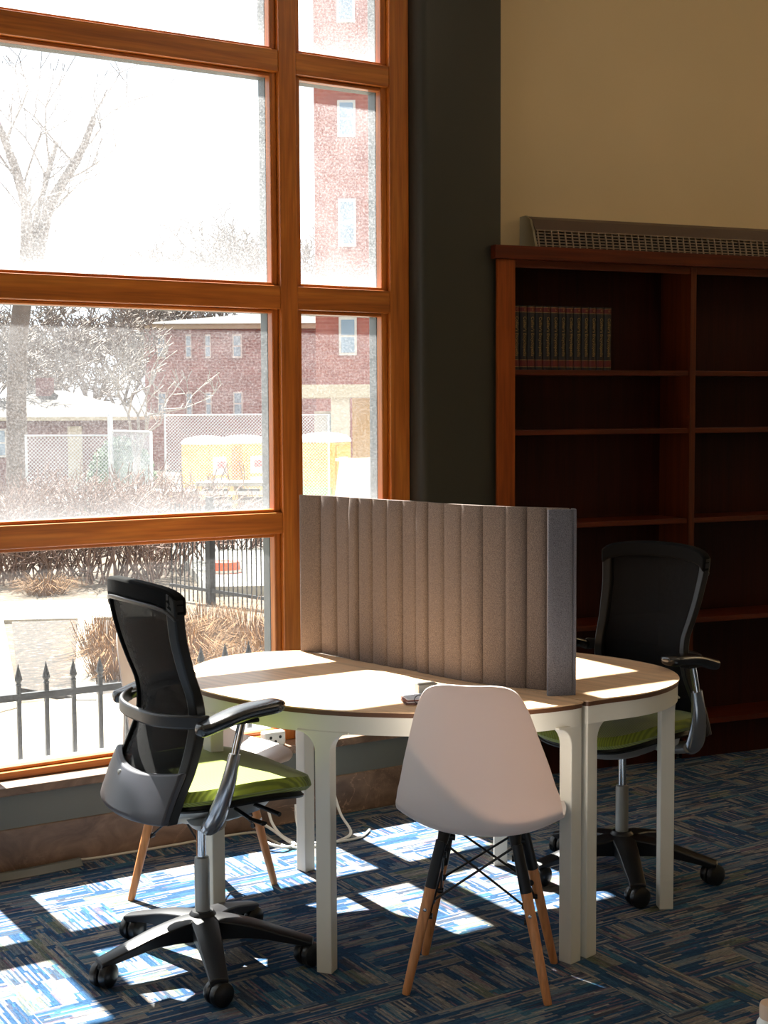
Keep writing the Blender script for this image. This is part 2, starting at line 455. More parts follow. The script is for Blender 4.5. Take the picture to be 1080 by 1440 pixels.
# masonry plinth, steel panel and marble sill below the window
tag(MB().box(-6.3, 1.62, -0.085, 0.13, 0, 0.155).build('baseboard_front', stone, loc=OW, rz=WALL_A, bevel=0.004), kind='structure')
tag(MB().box(-6.3, 1.62, -0.080, 0.12, 0.155, 0.272).build('trim_1', grey_beam, loc=OW, rz=WALL_A), kind='structure')
tag(MB().box(-6.3, 1.62, -0.100, 0.05, 0.272, 0.303).build('trim_2', stone, loc=OW, rz=WALL_A, bevel=0.004), kind='structure')

# window: local x along wall, y outward
def window(name, x_left, x_right, mullions, jamb_r=None):
    wr = empty(name, OW, WALL_A, kind='structure')
    RZ = [(0.303, 0.330), (1.102, 1.183), (1.953, 2.041), (2.832, 2.914), (3.70, 3.79)]
    xs = [x_left] + [a for mm in mullions for a in mm] + [x_right]
    bays = [(xs[i], xs[i + 1]) for i in range(0, len(xs), 2)]
    for (a, b) in mullions:
        MB().box(a, b, 0, 0.06, 0.303, 3.79).build('mullion', oak_v, wr, bevel=0.004)
        MB().box(a - 0.026, b + 0.026, 0.065, 0.12, 0.32, 3.77).build('outer_mullion_cap', alu_dark, wr, bevel=0.003)
        for q in (-1, 1):
            e = a if q < 0 else b
            MB().box(min(e, e + q * 0.027), max(e, e + q * 0.027), 0.022, 0.06, 0.33, 3.70).build('glazing_bead', oak_v, wr, bevel=0.004)
    if jamb_r:
        MB().box(jamb_r[0], jamb_r[1], 0, 0.06, 0.303, 3.79).build('jamb', oak_v, wr, bevel=0.004)
        MB().box(jamb_r[0] - 0.026, jamb_r[1] + 0.01, 0.065, 0.12, 0.32, 3.77).build('outer_jamb_cap', alu_dark, wr, bevel=0.003)
        MB().box(jamb_r[0] - 0.027, jamb_r[0], 0.022, 0.06, 0.33, 3.70).build('glazing_bead', oak_v, wr, bevel=0.004)
    dusts = [0.009, 0.024, 0.044, 0.04]
    for (x0, x1) in bays:
        for i, (a, b) in enumerate(RZ):
            MB().box(x0, x1, 0.002, 0.06, a, b).build('rail', oak_h, wr, bevel=0.004)
            MB().box(x0, x1, 0.065, 0.12, a - (0.012 if i else 0), b + 0.010).build('outer_rail_cap', alu_dark, wr, bevel=0.003)
            if i: MB().box(x0, x1, 0.025, 0.06, a - 0.014, a).build('glazing_bead', oak_h, wr, bevel=0.004)
            if i < 4: MB().box(x0, x1, 0.022, 0.06, b, b + 0.013).build('glazing_bead', oak_h, wr, bevel=0.004)
        for i in range(4):
            z0, z1 = RZ[i][1] + 0.002, RZ[i + 1][0] - 0.002
            gm = mat_glass('dusty_glass', dusts[i], z0)
            MB().box(x0 + 0.004, x1 - 0.004, 0.060, 0.065, z0, z1).build('glass_pane', gm, wr)
    return wr
window('window_1', -0.068, 1.572, [(1.082, 1.156)], (1.572, 1.662))
window('window_2', -3.9, -0.142, [(-1.30, -1.226), (-2.55, -2.476)])
wm = empty('trim_3', OW, WALL_A, kind='structure')
MB().box(-0.142, -0.068, 0, 0.06, 0.303, 3.79).build('mullion', oak_v, wm, bevel=0.004)
MB().box(-0.168, -0.042, 0.065, 0.12, 0.32, 3.77).build('outer_mullion_cap', alu_dark, wm, bevel=0.003)
MB().box(-0.068, -0.041, 0.022, 0.06, 0.33, 3.70).build('glazing_bead', oak_v, wm, bevel=0.004)
tag(MB().box(-6.3, -3.9, 0, 0.12, 0.303, 3.79).build('wall_front_left', beige_wall, loc=OW, rz=WALL_A), kind='structure')

# dark pilaster between window and bookcase
c0 = W(1.664, -0.11); c1 = W(1.664, 0.0); e1 = Vector((0.187, 5.700, 0)); e2 = Vector((0.483, 5.886, 0)); e3 = e2 + Vector((-0.388, 0.922, 0)) * 0.33
arc = []
for q in range(0, 7):
    a = q / 6 * math.pi / 2
    ctl = W(1.672, 0.055)
    t = q / 6
    arc.append(tuple((c1 * (1 - t) ** 2 + ctl * 2 * t * (1 - t) + e1 * t * t)[:2]))
poly = [tuple(c0[:2])] + arc + [tuple(e2[:2]), tuple(e3[:2])]
tag(MB().prism(poly, 0, ZC).build('column', char_paint, smooth=True), kind='structure')

# ================================================================== BOOKCASE
bc = empty('bookcase', OB, BACK_A, 'tall dark reddish wooden bookcase of open shelves standing against the beige wall', 'bookcase')
Dp = 0.235; HB = 2.183; RW = 1.86
MB().box(-0.018, RW + 0.02, -0.035, Dp, HB, 2.238).build('top_board', cherry_h, bc, bevel=0.003)
MB().box(0.0, 0.083, -0.018, 0.0, 0.10, HB).build('stile', cherry_v, bc, bevel=0.003)
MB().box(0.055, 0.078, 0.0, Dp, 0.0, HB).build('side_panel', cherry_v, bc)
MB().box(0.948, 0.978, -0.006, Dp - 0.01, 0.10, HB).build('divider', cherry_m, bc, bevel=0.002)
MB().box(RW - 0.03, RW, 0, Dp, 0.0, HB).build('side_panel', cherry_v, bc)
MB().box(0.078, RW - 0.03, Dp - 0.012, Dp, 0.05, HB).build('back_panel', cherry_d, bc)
for (x0, x1) in ((0.078, 0.948), (0.978, RW - 0.03)):
    MB().box(x0, x1, 0.0, 0.02, HB - 0.03, HB).build('header_rail', cherry_h, bc)
    for z in (1.735, 1.485, 1.090, 0.645, 0.185):
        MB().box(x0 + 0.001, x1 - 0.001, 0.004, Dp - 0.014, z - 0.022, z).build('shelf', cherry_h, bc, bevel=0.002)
    MB().box(x0, x1, 0.07, 0.09, 0.0, 0.163).build('kick_board', cherry_d, bc)
# encyclopedia volumes
bk_black = plain('black_book_cloth', '0f1012', 0.5, 0, 0.1)
bk_red = plain('red_book_band', '5a0f0c', 0.5, 0, 0.1)
bk_gold = plain('gold_foil', '94794a', 0.4, 0.3)
bk_page = plain('page_block', 'c9bda0', 0.9)
def text_part(name, body, size, mat, parent, loc, rot):
    cu = bpy.data.curves.new(name, 'FONT'); cu.body = body; cu.size = size; cu.extrude = 0.0003
    cu.align_x = 'CENTER'; cu.align_y = 'CENTER'
    tmp = bpy.data.objects.new(name + '_text', cu); me = bpy.data.meshes.new_from_object(tmp); bpy.data.objects.remove(tmp)
    me.materials.clear(); me.materials.append(mat)
    o = bpy.data.objects.new(name, me); COL.objects.link(o)
    o.parent = parent; o.location = loc; o.rotation_euler = rot; return o
BW, BH, BD = 0.0366, 0.266, 0.195
cover_mesh = None
for i in range(13):
    x = 0.150 + i * (BW + 0.0003) + BW / 2 - 0.058
    root = empty('encyclopedia_volume', BK(x + 0.0, -0.022, 1.735), BACK_A, 'black encyclopedia volume with the number %d on its red upper band' % (i + 1), 'book', 'encyclopedia set on the upper shelf')
    if i == 0:
        h = BW / 2 - 0.0008
        cov = MB().prism([(-h, 0.010), (-h * 0.6, 0.003), (0, 0), (h * 0.6, 0.003), (h, 0.010), (h, BD), (h - 0.003, BD), (h - 0.003, 0.012), (-h + 0.003, 0.012), (-h + 0.003, BD), (-h, BD)], 0, BH)
        o1 = cov.build('cover', bk_black, root)
        o2 = MB().box(-h + 0.003, h - 0.003, 0.012, BD - 0.006, 0.004, BH - 0.005).build('pages', bk_page, root)
        def band(z0, z1, nm, mt, g=0.0006):
            pr = [(-h - 0.0002, 0.010), (-h * 0.6, 0.003 - g), (0, -g), (h * 0.6, 0.003 - g), (h + 0.0002, 0.010)]
            pr2 = [(p[0] * 0.98, p[1] + 0.0025) for p in pr][::-1]
            return MB().prism(pr + pr2, z0, z1).build(nm, mt, root)
        o3 = band(BH - 0.026, BH - 0.008, 'upper_band', bk_red)
        o4 = band(0.014, 0.040, 'lower_band', bk_red)
        gl = [band(z, z + 0.0018, 'gold_line', bk_gold, 0.0009) for z in (BH - 0.0078, BH - 0.0284, 0.0405, 0.012)]
        proto_parts = [o1, o2, o3, o4] + gl
    else:
        for p in proto_parts:
            c = p.copy(); COL.objects.link(c); c.parent = root
    text_part('spine_title', "Collier's Encyclopedia", 0.0185, bk_gold, root, (0, -0.0012, 0.138), (R(90), R(90), 0))
    text_part('volume_number', str(i + 1), 0.011, bk_gold, root, (0, -0.0015, BH - 0.017), (R(90), 0, 0))

# convector on the wall above the bookcase
cv = empty('wall_convector', BK(0.315, -0.38, 2.24), BACK_A, 'long metal wall convector with a perforated grille above the bookcase', 'heater')
vent_dark = plain('bronze_grey_metal', '5e4c40', 0.5, 0.1)
vent_pale = plain('pale_enamel_metal', '93886f', 0.5)
prof = [(0, 0), (-0.155, 0.0), (-0.135, 0.055), (-0.118, 0.105), (-0.09, 0.155), (-0.05, 0.175), (0, 0.175)]
MB().prism(prof, 0, 0.012, 'x').build('end_cap', vent_pale, cv, bevel=0.002)
MB().prism([(-0.118, 0.105), (-0.09, 0.155), (-0.05, 0.172), (0, 0.172), (0, 0.168), (-0.052, 0.168), (-0.093, 0.150), (-0.124, 0.105)], 0.012, 2.3, 'x').build('hood', vent_dark, cv)
g = MB()
L0 = Vector((0, -0.150, 0.0)); L1 = Vector((0, -0.124, 0.105))
for k in range(9):
    p = L0.lerp(L1, k / 8)
    g.box(0.012, 2.3, p.y - 0.002, p.y + 0.002, p.z - 0.0025, p.z + 0.0025)
for k in range(66):
    x = 0.02 + k * 0.034
    g.add([(x - 0.003, L0.y - 0.003, L0.z), (x + 0.003, L0.y - 0.003, L0.z), (x + 0.003, L1.y - 0.003, L1.z), (x - 0.003, L1.y - 0.003, L1.z),
           (x - 0.003, L0.y + 0.003, L0.z), (x + 0.003, L0.y + 0.003, L0.z), (x + 0.003, L1.y + 0.003, L1.z), (x - 0.003, L1.y + 0.003, L1.z)],
          [(0, 1, 2, 3), (7, 6, 5, 4), (0, 4, 5, 1), (1, 5, 6, 2), (2, 6, 7, 3), (3, 7, 4, 0)])
g.build('grille', plain('grille_metal', '8c7a68', 0.5, 0.1), cv)
MB().box(0.012, 2.3, -0.09, -0.0, 0.0, 0.10).build('heating_core', black_metal, cv)

# ================================================================== TABLES
TC = Vector((0.136, 4.404, 0))
tu = (Vector((0.575, 4.005, 0)) - Vector((-0.292, 4.901, 0))).normalized()
TA = math.atan2(tu.y, tu.x)              # local x along the seam towards the camera; local y towards the bookcase
ZT = 0.750
def half_table(name, sgn, ctrl, legs, label):
    root = empty(name, TC, TA, label, 'table', 'rounded tables pushed together')
    g = 0.0035
    curve = catmull(ctrl, 60)
    def outline(inset):
        out = []
        n = len(curve)
        for i, p in enumerate(curve):
            a = Vector(curve[max(0, i - 1)]); b = Vector(curve[min(n - 1, i + 1)]); t = (b - a).normalized()
            nx, ny = t.y * sgn, -t.x * sgn
            q = Vector((p[0] + nx * -inset, p[1] + ny * -inset))
            q.y = sgn * max(abs(q.y) if q.y * sgn > 0 else 0, g + inset)
            out.append((q.x, q.y))
        return out
    MB().prism(outline(0.0), ZT - 0.004, ZT).build('tabletop', maple, root)
    MB().prism(outline(0.003), ZT - 0.017, ZT - 0.004).build('table_edge', ply_edge, root)
    o = outline(0.005); i_ = outline(0.026); AB = ZT - 0.068
    n = len(o); b = MB()
    vs = [(p[0], p[1], z) for z in (AB, ZT - 0.017) for p in o] + [(p[0], p[1], z) for z in (AB, ZT - 0.017) for p in i_]
    f = []
    for k in range(n):
        q = (k + 1) % n
        f += [(k, q, n + q, n + k), (2 * n + q, 2 * n + k, 3 * n + k, 3 * n + q), (k, 2 * n + k, 2 * n + q, q), (n + k, n + q, 3 * n + q, 3 * n + k)]
    b.add(vs, f); b.build('apron', white_metal, root, smooth=True)
    for (lx, ly, w, d, fa, fb) in legs:
        if fa is None:                       # leg on the curved side: follow the apron's tangent
            k = min(range(1, n - 1), key=lambda q: (o[q][0] - lx) ** 2 + (o[q][1] - ly) ** 2)
            T = (Vector(o[k + 1]) - Vector(o[k - 1])).normalized(); T = Vector((T.x, T.y, 0))
            N = Vector((-T.y, T.x, 0))
            if N.dot(Vector((o[k][0], o[k][1] - sgn * 0.1, 0))) < 0: N = -N
            c = Vector((o[k][0], o[k][1], 0)) - N * (d / 2 - 0.001); fa = fb = 1
        else:
            T = Vector((0, 1, 0)) if lx > 0 else Vector((1, 0, 0)); N = Vector((-T.y, T.x, 0)); c = Vector((lx, ly, 0))
        zt = AB; rr = 0.055
        pr = [(-w / 2, 0), (w / 2, 0)]
        arcq = [math.pi / 2 * k / 8 for k in range(1, 9)]
        if fb: pr += [(w / 2, zt - rr)] + [(w / 2 + rr * (1 - math.cos(q)), zt - rr + rr * math.sin(q)) for q in arcq]
        else: pr += [(w / 2, zt)]
        pr += [((w / 2 + (rr if fb else 0)), zt + 0.006), (-(w / 2 + (rr if fa else 0)), zt + 0.006)]
        if fa: pr += [(-(w / 2 + rr * (1 - math.cos(q))), zt - rr + rr * math.sin(q)) for q in arcq[::-1]] + [(-w / 2, zt - rr)]
        else: pr += [(-w / 2, zt)]
        mb = MB(); m_ = len(pr)
        vs = [c + T * p[0] + N * s2 * d / 2 + Vector((0, 0, p[1])) for s2 in (-1, 1) for p in pr]
        mb.add(vs, [tuple(range(m_))[::-1], tuple(range(m_, 2 * m_))] + [(k, (k + 1) % m_, m_ + (k + 1) % m_, m_ + k) for k in range(m_)])
        lg = mb.build('leg', white_metal, root, bevel=0.004)
        MB().box(c.x - 0.012, c.x + 0.012, c.y - 0.012, c.y + 0.012, 0.0, 0.003).build('foot_pad', white_pl, lg)
    return root
LC = [(0.600, -0.0035), (0.618, -0.010), (0.620, -0.035), (0.612, -0.080), (0.578, -0.178), (0.50, -0.315), (0.42, -0.410), (0.33, -0.488), (0.218, -0.568), (0.10, -0.622), (0.0, -0.650), (-0.106, -0.664), (-0.22, -0.668), (-0.326, -0.655), (-0.44, -0.610), (-0.545, -0.535), (-0.625, -0.440), (-0.68, -0.330), (-0.698, -0.240), (-0.685, -0.150), (-0.645, -0.065), (-0.610, -0.015), (-0.590, -0.0035)]
RC = [(0.600, 0.0035), (0.620, 0.010), (0.626, 0.040), (0.640, 0.100), (0.662, 0.180), (0.670, 0.270), (0.655, 0.370), (0.615, 0.465), (0.543, 0.545), (0.455, 0.598), (0.342, 0.625), (0.22, 0.629), (0.078, 0.612), (-0.04, 0.570), (-0.14, 0.500), (-0.22, 0.400), (-0.26, 0.290), (-0.265, 0.180), (-0.245, 0.080), (-0.225, 0.015), (-0.205, 0.0035)]
half_table('rounded_table', -1, LC, [(0.590, -0.032, 0.046, 0.044, 1, 0), (0.155, -0.60, 0.046, 0.044, None, None), (-0.265, -0.665, 0.046, 0.044, None, None), (-0.555, -0.034, 0.046, 0.044, 0, 1)],
           'larger rounded table with maple top and white legs, on the window side of the screen')
half_table('rounded_table', 1, RC, [(0.593, 0.036, 0.046, 0.044, 0, 1), (0.53, 0.55, 0.046, 0.044, None, None), (-0.13, 0.505, 0.046, 0.044, None, None)],
           'rounded table behind the felt screen, its maple top reaching towards the bookcase')

# ================================================================== FELT SCREEN
scr = empty('desk_screen', (0.145, 4.455, 0.7505), 0, 'folded grey felt privacy screen standing on the seam of the two tables', 'screen')
SP = [(-0.290, 4.862), (-0.214, 4.821), (-0.159, 4.756), (-0.114, 4.700), (-0.083, 4.665), (-0.038, 4.617), (0.009, 4.564), (0.059, 4.518), (0.103, 4.467), (0.138, 4.423), (0.185, 4.368), (0.235, 4.314), (0.297, 4.262), (0.362, 4.215), (0.421, 4.186), (0.477, 4.158), (0.535, 4.126)]
SP = [(a * 0.9903, b * 0.9903) for a, b in SP]
SH = 0.535
def felt_panel(p, q, name, mat, th=0.018, bulge=0.005, label=None):
    p, q = Vector((p[0], p[1], 0)) - Vector((0.145, 4.455, 0)), Vector((q[0], q[1], 0)) - Vector((0.145, 4.455, 0))
    d = (q - p).normalized(); nn = Vector((d.y, -d.x, 0))
    if nn.y > 0: nn = -nn
    P, Q = [], []
    for iz in range(13):
        z = SH * iz / 12; ez = min(1.0, min(iz, 12 - iz) / 1.0)
        rp, rq = [], []
        for ix in range(11):
            t = (0.0, 0.03, 0.09, 0.2, 0.35, 0.5, 0.65, 0.8, 0.91, 0.97, 1.0)[ix]; b = (1 - abs(2 * t - 1) ** 6) * bulge * (0.45 + 0.55 * ez)
            c = p.lerp(q, t) + Vector((0, 0, z))
            rp.append(c + nn * (b)); rq.append(c - nn * (th + b))
        P.append(rp); Q.append(rq)
    return MB().sheet(P, Q).build(name, mat, scr, smooth=True, label=label)
for k in range(len(SP) - 1):
    felt_panel(SP[k], SP[k + 1], 'felt_panel', felt, th=0.012, bulge=(0.007, 0.010, 0.006, 0.012, 0.008)[k % 5])
felt_panel((0.467, 4.027), (0.538, 4.038), 'end_flap', felt_shaded, th=0.012, bulge=0.003, label='grey felt end flap folded back, its shade tinted bluish in the colour')
felt_panel((0.5385, 4.042), (0.5375, 4.080), 'felt_panel', felt_shaded, th=0.010, bulge=0.002)

# ================================================================== things on the table
GP = Vector((0.078, 3.955, 0.7505))
ps = empty('paper_stack', GP + Vector((0.02, 0, 0)), R(12), 'small stack of folded pale papers with dark edges lying behind the white chair', 'papers')
for k, (dx, dy, rr, c) in enumerate([(0, 0, 0, '6b4a44'), (0.003, 0.004, 4, 'b9b4bd'), (-0.004, 0.002, -5, '8a5a50'), (0.002, 0.0, 3, 'c9cbd6')]):
    mb = MB(); mb.box(-0.048 + dx, 0.052 + dx, -0.035 + dy, 0.035 + dy, 0.0045 * k, 0.0045 * k + 0.0040)
    mb.build('folded_sheet', plain('paper_' + c, c, 0.8), ps, bevel=0.0015, rz=R(rr))
gp = []
for k in range(25):
    a = k / 24 * math.pi * 1.6
    gp.append((GP.x + 0.020 - 0.016 * math.sin(a) , GP.y - 0.042 - 0.006 * math.cos(a), 0.7535 + 0.012 * (1 - math.cos(a))))
tag(MB().tube(gp, 0.0012, 6).build('cord_loop', black_pl, smooth=True), 'thin black cord loop hanging over the paper stack on the table', 'cord')
tag(MB().box(-0.03, 0.03, -0.018, 0.018, 0, 0.042).build('small_box', satin, loc=(0.118, 4.02, 0.7505), rz=R(20), bevel=0.003), 'small grey box standing on the table behind the white chair back', 'box')

# ================================================================== TASK CHAIRS
def task_chair(label):
    root = empty('office_chair', (0, 0, 0), 0, label, 'office chair')
    # five-star base
    for k in range(5):
        a = R(72 * k); ca, sa = math.cos(a), math.sin(a)
        top = catmull([(0.0, 0.146), (0.05, 0.143), (0.14, 0.128), (0.23, 0.103), (0.315, 0.078)], 14)
        bot = catmull([(0.0, 0.070), (0.06, 0.080), (0.14, 0.084), (0.23, 0.072), (0.315, 0.056)], 14)
        P, Q = [], []
        for (r, zt), (_, zb) in zip(top, bot):
            w = 0.041 - 0.046 * r
            rowp = [Vector((r, y * w, zt - 0.006 * abs(y) ** 3)) for y in (-1, -0.6, 0, 0.6, 1)]
            rowq = [Vector((r, y * w * 0.85, zb)) for y in (-1, -0.6, 0, 0.6, 1)]
            P.append([Vector((v.x * ca - v.y * sa, v.x * sa + v.y * ca, v.z)) for v in rowp])
            Q.append([Vector((v.x * ca - v.y * sa, v.x * sa + v.y * ca, v.z)) for v in rowq])
        MB().sheet(P, Q).build('base_arm', grey_pl, root, smooth=True, bevel=0.003)
        c = MB()
        cx, cy = 0.300 * ca, 0.300 * sa
        yaw = R(72 * k + (25, -40, 70, 10, -60)[k])
        ax = (math.cos(yaw), math.sin(yaw), 0)
        for s_ in (-1, 1):
            pr = [(0.012, 0.003), (0.030, 0.003), (0.0345, 0.008), (0.035, 0.017), (0.032, 0.026), (0.020, 0.032), (0.006, 0.033)]
            c.lathe([(r, z * s_) for r, z in pr], (cx, cy, 0.035), 22, ax)
        c.build('caster', rubber, root, smooth=True)
        MB().lathe([(0.007, 0.03), (0.007, 0.064)], (cx, cy, 0), 10).lathe([(0.020, 0.048), (0.022, 0.058), (0.016, 0.066)], (cx, cy, 0), 14).build('caster_stem', black_pl, root, smooth=True)
    MB().lathe([(0.036, 0.08), (0.040, 0.12), (0.038, 0.146), (0.030, 0.155)], seg=28).build('base_hub', grey_pl, root, smooth=True)
    MB().lathe([(0.0215, 0.145), (0.0215, 0.30), (0.020, 0.309), (0.014, 0.312)], seg=28).build('column_cover', satin, root, smooth=True)
    MB().lathe([(0.013, 0.30), (0.013, 0.45)], seg=20).build('gas_lift', chrome, root, smooth=True)
    # mechanism
    m1 = MB(); m1.lathe([(0.02, 0.418), (0.080, 0.424), (0.125, 0.444), (0.150, 0.478), (0.150, 0.50)], (0.03, 0, 0), 28, sx=1.35, sy=0.95)
    m1.build('tilt_mechanism', satin, root, smooth=True)
    m2 = MB(); m2.tube(catmull([(-0.21, 0, 0.49), (-0.16, 0, 0.455), (-0.08, 0, 0.445), (0.0, 0, 0.455)], 10), [0.050] * 11, 12, flat=0.5)
    for s_ in (-1, 1):
        m2.tube(catmull([(-0.05, s_ * 0.05, 0.465), (-0.07, s_ * 0.15, 0.455), (-0.07, s_ * 0.225, 0.47)], 8), [0.034] * 9, 12, flat=0.6)
        m2.tube(catmull([(-0.14, s_ * 0.05, 0.47), (-0.10, s_ * 0.13, 0.49), (-0.02, s_ * 0.19, 0.495)], 8), [0.024] * 9, 10)
    m2.build('support_yoke', satin, root, smooth=True)
    MB().tube([(0.03, -0.15, 0.478), (0.03, -0.235, 0.470)], 0.006, 8).tube([(0.03, -0.235, 0.470), (0.045, -0.285, 0.466)], [0.008, 0.011], 10, flat=0.5).build('control_lever', black_pl, root, smooth=True)
    MB().tube([(0.10, -0.12, 0.475), (0.13, -0.22, 0.462)], [0.006, 0.007], 8).build('control_lever', black_pl, root, smooth=True)
    # seat pan + cushion
    def seat_grid(z0, crown, hx, hy, cx, ex, droop):
        g = []
        nr, ns = 16, 36
        return [[(lambda r, a: Vector((cx + hx * r * math.copysign(abs(math.cos(a)) ** (2 / ex), math.cos(a)),
                  hy * r * math.copysign(abs(math.sin(a)) ** (2 / ex), math.sin(a)),
                  z0 + crown * (1 - r ** 4) - droop * max(0, (r * math.cos(a))) ** 3)))(i / nr if i < nr else 1.0, 2 * math.pi * j / ns) for j in range(ns + 1)] for i in range(nr + 1)]
    def cushion(z_bot, z_mid, z_top, hx, hy, cx, ex, droop, nm, mt):
        nr, ns = 10, 48; vs = []; fs = []
        rings = [(0.001 + 0.999 * (i / nr), z_top - 0.003 + 0.010 * (1 - (i / nr) ** 2) * 0 - 0.012 * (i / nr) ** 8) for i in range(nr)]
        rings = [(r * 0.93, z) for r, z in rings] + [(0.965, z_top - 0.012), (0.99, z_top - 0.024), (1.0, z_mid), (0.985, z_bot + 0.010), (0.95, z_bot), (0.5, z_bot), (0.001, z_bot)]
        for r, z in rings:
            for j in range(ns):
                a = 2 * math.pi * j / ns; c, s_ = math.cos(a), math.sin(a)
                x = hx * r * math.copysign(abs(c) ** (2 / ex), c); y = hy * r * math.copysign(abs(s_) ** (2 / ex), s_)
                zz = z - droop * (max(0, x) / hx) ** 2.5 + 0.012 * (abs(y) / hy) ** 2 * (1 if r < 0.99 else 0.6) + 0.006 * math.cos(x * 9)
                vs.append((cx + x, y, zz))
        n = len(rings)
        fs = [(i * ns + j, i * ns + (j + 1) % ns, (i + 1) * ns + (j + 1) % ns, (i + 1) * ns + j) for i in range(n - 1) for j in range(ns)]
        return MB().add(vs, fs).build(nm, mt, root, smooth=True)
    cushion(0.512, 0.530, 0.565, 0.245, 0.245, 0.045, 3.2, 0.022, 'seat', green)
    cushion(0.490, 0.500, 0.518, 0.225, 0.228, 0.045, 3.2, 0.020, 'seat_pan', black_pl)
    # back
    PR = [(0.485, -0.230), (0.56, -0.200), (0.64, -0.163), (0.72, -0.138), (0.80, -0.140), (0.88, -0.168), (0.96, -0.192), (1.04, -0.206), (1.12, -0.210)]
    HWD = [(0.485, 0.205), (0.60, 0.208), (0.72, 0.192), (0.82, 0.188), (0.95, 0.205), (1.05, 0.218), (1.12, 0.222)]
    def interp(T, z):
        for (a, u_), (b, v_) in zip(T, T[1:]):
            if z <= b: 
                f = (z - a) / (b - a); f = f * f * (3 - 2 * f) * 0.35 + f * 0.65
                return u_ + (v_ - u_) * f
        return T[-1][1]
    PRs = catmull(PR, 40)
    def bp(z, w, off=0.0):
        x = interp(PRs, z); hw = interp(HWD, z)
        return Vector((x + 0.045 * w * w + off, w * hw, z))
    ZB, ZTp = 0.485, 1.118
    def band(z0f, z1f, w0, w1, off, th, nz, nw, name, mat, smooth=True, bevel=0.0, label=None):
        P, Q = [], []
        for i in range(nz + 1):
            rp, rq = [], []
            for j in range(nw + 1):
                w = w0 + (w1 - w0) * j / nw
                a = z0f(w); b = z1f(w); z = a + (b - a) * i / nz
                v = bp(z, w, off); rp.append(v + Vector((th / 2, 0, 0))); rq.append(v - Vector((th / 2, 0, 0)))
            P.append(rp); Q.append(rq)
        return MB().sheet(P, Q).build(name, mat, root, smooth=smooth, bevel=bevel, label=label)
    ztop = lambda w: ZTp - 0.016 * w * w - 0.020 * abs(w) ** 10
    band(lambda w: ZB + 0.02, lambda w: ztop(w) - 0.01, -0.93, 0.93, 0.0, 0.003, 40, 20, 'back_mesh', mesh_m)
    for s_ in (-1, 1):
        band(lambda w: ZB - 0.005, lambda w: ztop(w) - 0.004, s_ * 0.86, s_ * 1.0, 0.0, 0.030, 44, 3, 'back_frame_rail', black_pl, bevel=0.004)
    band(lambda w: ztop(w) - 0.050, lambda w: ztop(w), -1.0, 1.0, 0.004, 0.038, 5, 24, 'top_roll', roll_m, bevel=0.008)
    band(lambda w: ztop(w) - 0.062, lambda w: ztop(w) - 0.050, -1.0, 1.0, -0.010, 0.016, 2, 24, 'top_frame_rail', grey_pl, bevel=0.003)
    band(lambda w: 0.472 + 0.010 * w * w, lambda w: 0.594 + 0.022 * w * w, -1.0, 1.0, -0.022, 0.022, 8, 24, 'lower_back_panel', panel_pl, bevel=0.005)
    MB().lathe([(0.009, 0), (0.009, 0.004), (0.006, 0.006)], tuple(bp(0.575, 0.25, -0.030)), 14, (-1, 0, 0)).build('panel_screw', satin, root, smooth=True)
    # band behind the back joining the armrests
    pts = []
    for k in range(25):
        w = -1 + 2 * k / 24
        pts.append((-0.142 - 0.050 + 0.095 * abs(w) ** 3, w * 0.245, 0.752 - 0.008 * (1 - w * w)))
    P = [[Vector(p) + Vector((0.006, 0, dz)) for dz in (-0.020, 0.0, 0.020)] for p in pts]
    Q = [[Vector(p) + Vector((-0.008, 0, dz)) for dz in (-0.017, 0.0, 0.017)] for p in pts]
    MB().sheet(P, Q).build('lumbar_band', grey_pl, root, smooth=True, bevel=0.004)
    for s_ in (-1, 1):
        # arm post: flared aluminium blade and slim upper tube
        bl = catmull([(-0.085, s_ * 0.215, 0.452), (-0.075, s_ * 0.245, 0.50), (-0.055, s_ * 0.268, 0.58), (-0.035, s_ * 0.274, 0.665)], 10)
        MB().tube(bl, [0.026, 0.033, 0.035, 0.034, 0.032, 0.030, 0.028, 0.026, 0.024, 0.022, 0.020], 14, flat=0.6).build('arm_blade', polished, root, smooth=True)
        MB().tube([(-0.036, s_ * 0.274, 0.660), (-0.012, s_ * 0.274, 0.752)], 0.0115, 14).build('arm_post', chrome, root, smooth=True)
        MB().box(-0.045, 0.03, s_ * 0.274 - 0.02, s_ * 0.274 + 0.02, 0.746, 0.757).build('arm_bracket', black_pl, root, bevel=0.003)
        cp = catmull([(-0.145, 0.742), (-0.120, 0.744), (-0.07, 0.758), (-0.01, 0.772), (0.06, 0.779), (0.118, 0.781)], 20)
        P, Q = [], []
        for i, (x, z) in enumerate(cp):
            t = i / 20; hw = 0.024 + 0.020 * min(1, t * 2.2); e = min(1, min(t, 1 - t) * 9) ** 0.5 if 0 < t < 1 else 0.15
            P.append([Vector((x, s_ * 0.268 + y * hw * max(e, 0.3), z + 0.017 * (0.35 + 0.65 * e) * (1 - abs(y) ** 4 * 0.55))) for y in (-1, -0.75, -0.4, 0, 0.4, 0.75, 1)])
            Q.append([Vector((x, s_ * 0.268 + y * hw * max(e, 0.3) * 0.9, z - 0.021 * (0.35 + 0.65 * e) * (1 - abs(y) ** 4 * 0.5))) for y in (-1, -0.75, -0.4, 0, 0.4, 0.75, 1)])
        MB().sheet(P, Q).build('armrest', black_soft, root, smooth=True, subsurf=1)
    return root
oc = task_chair('black mesh-back office chair with green seat at the window end of the table')
oc['group'] = 'office chairs with green seats'
oc2 = copy_tree(oc)
oc.location = (-0.522, 3.955, 0); oc.rotation_euler = (0, 0, R(34))
oc2.location = (0.795, 4.70, 0); oc2.rotation_euler = (0, 0, R(-139))
oc2['label'] = 'office chair facing the camera with green seat and dark back, in front of the bookcase'
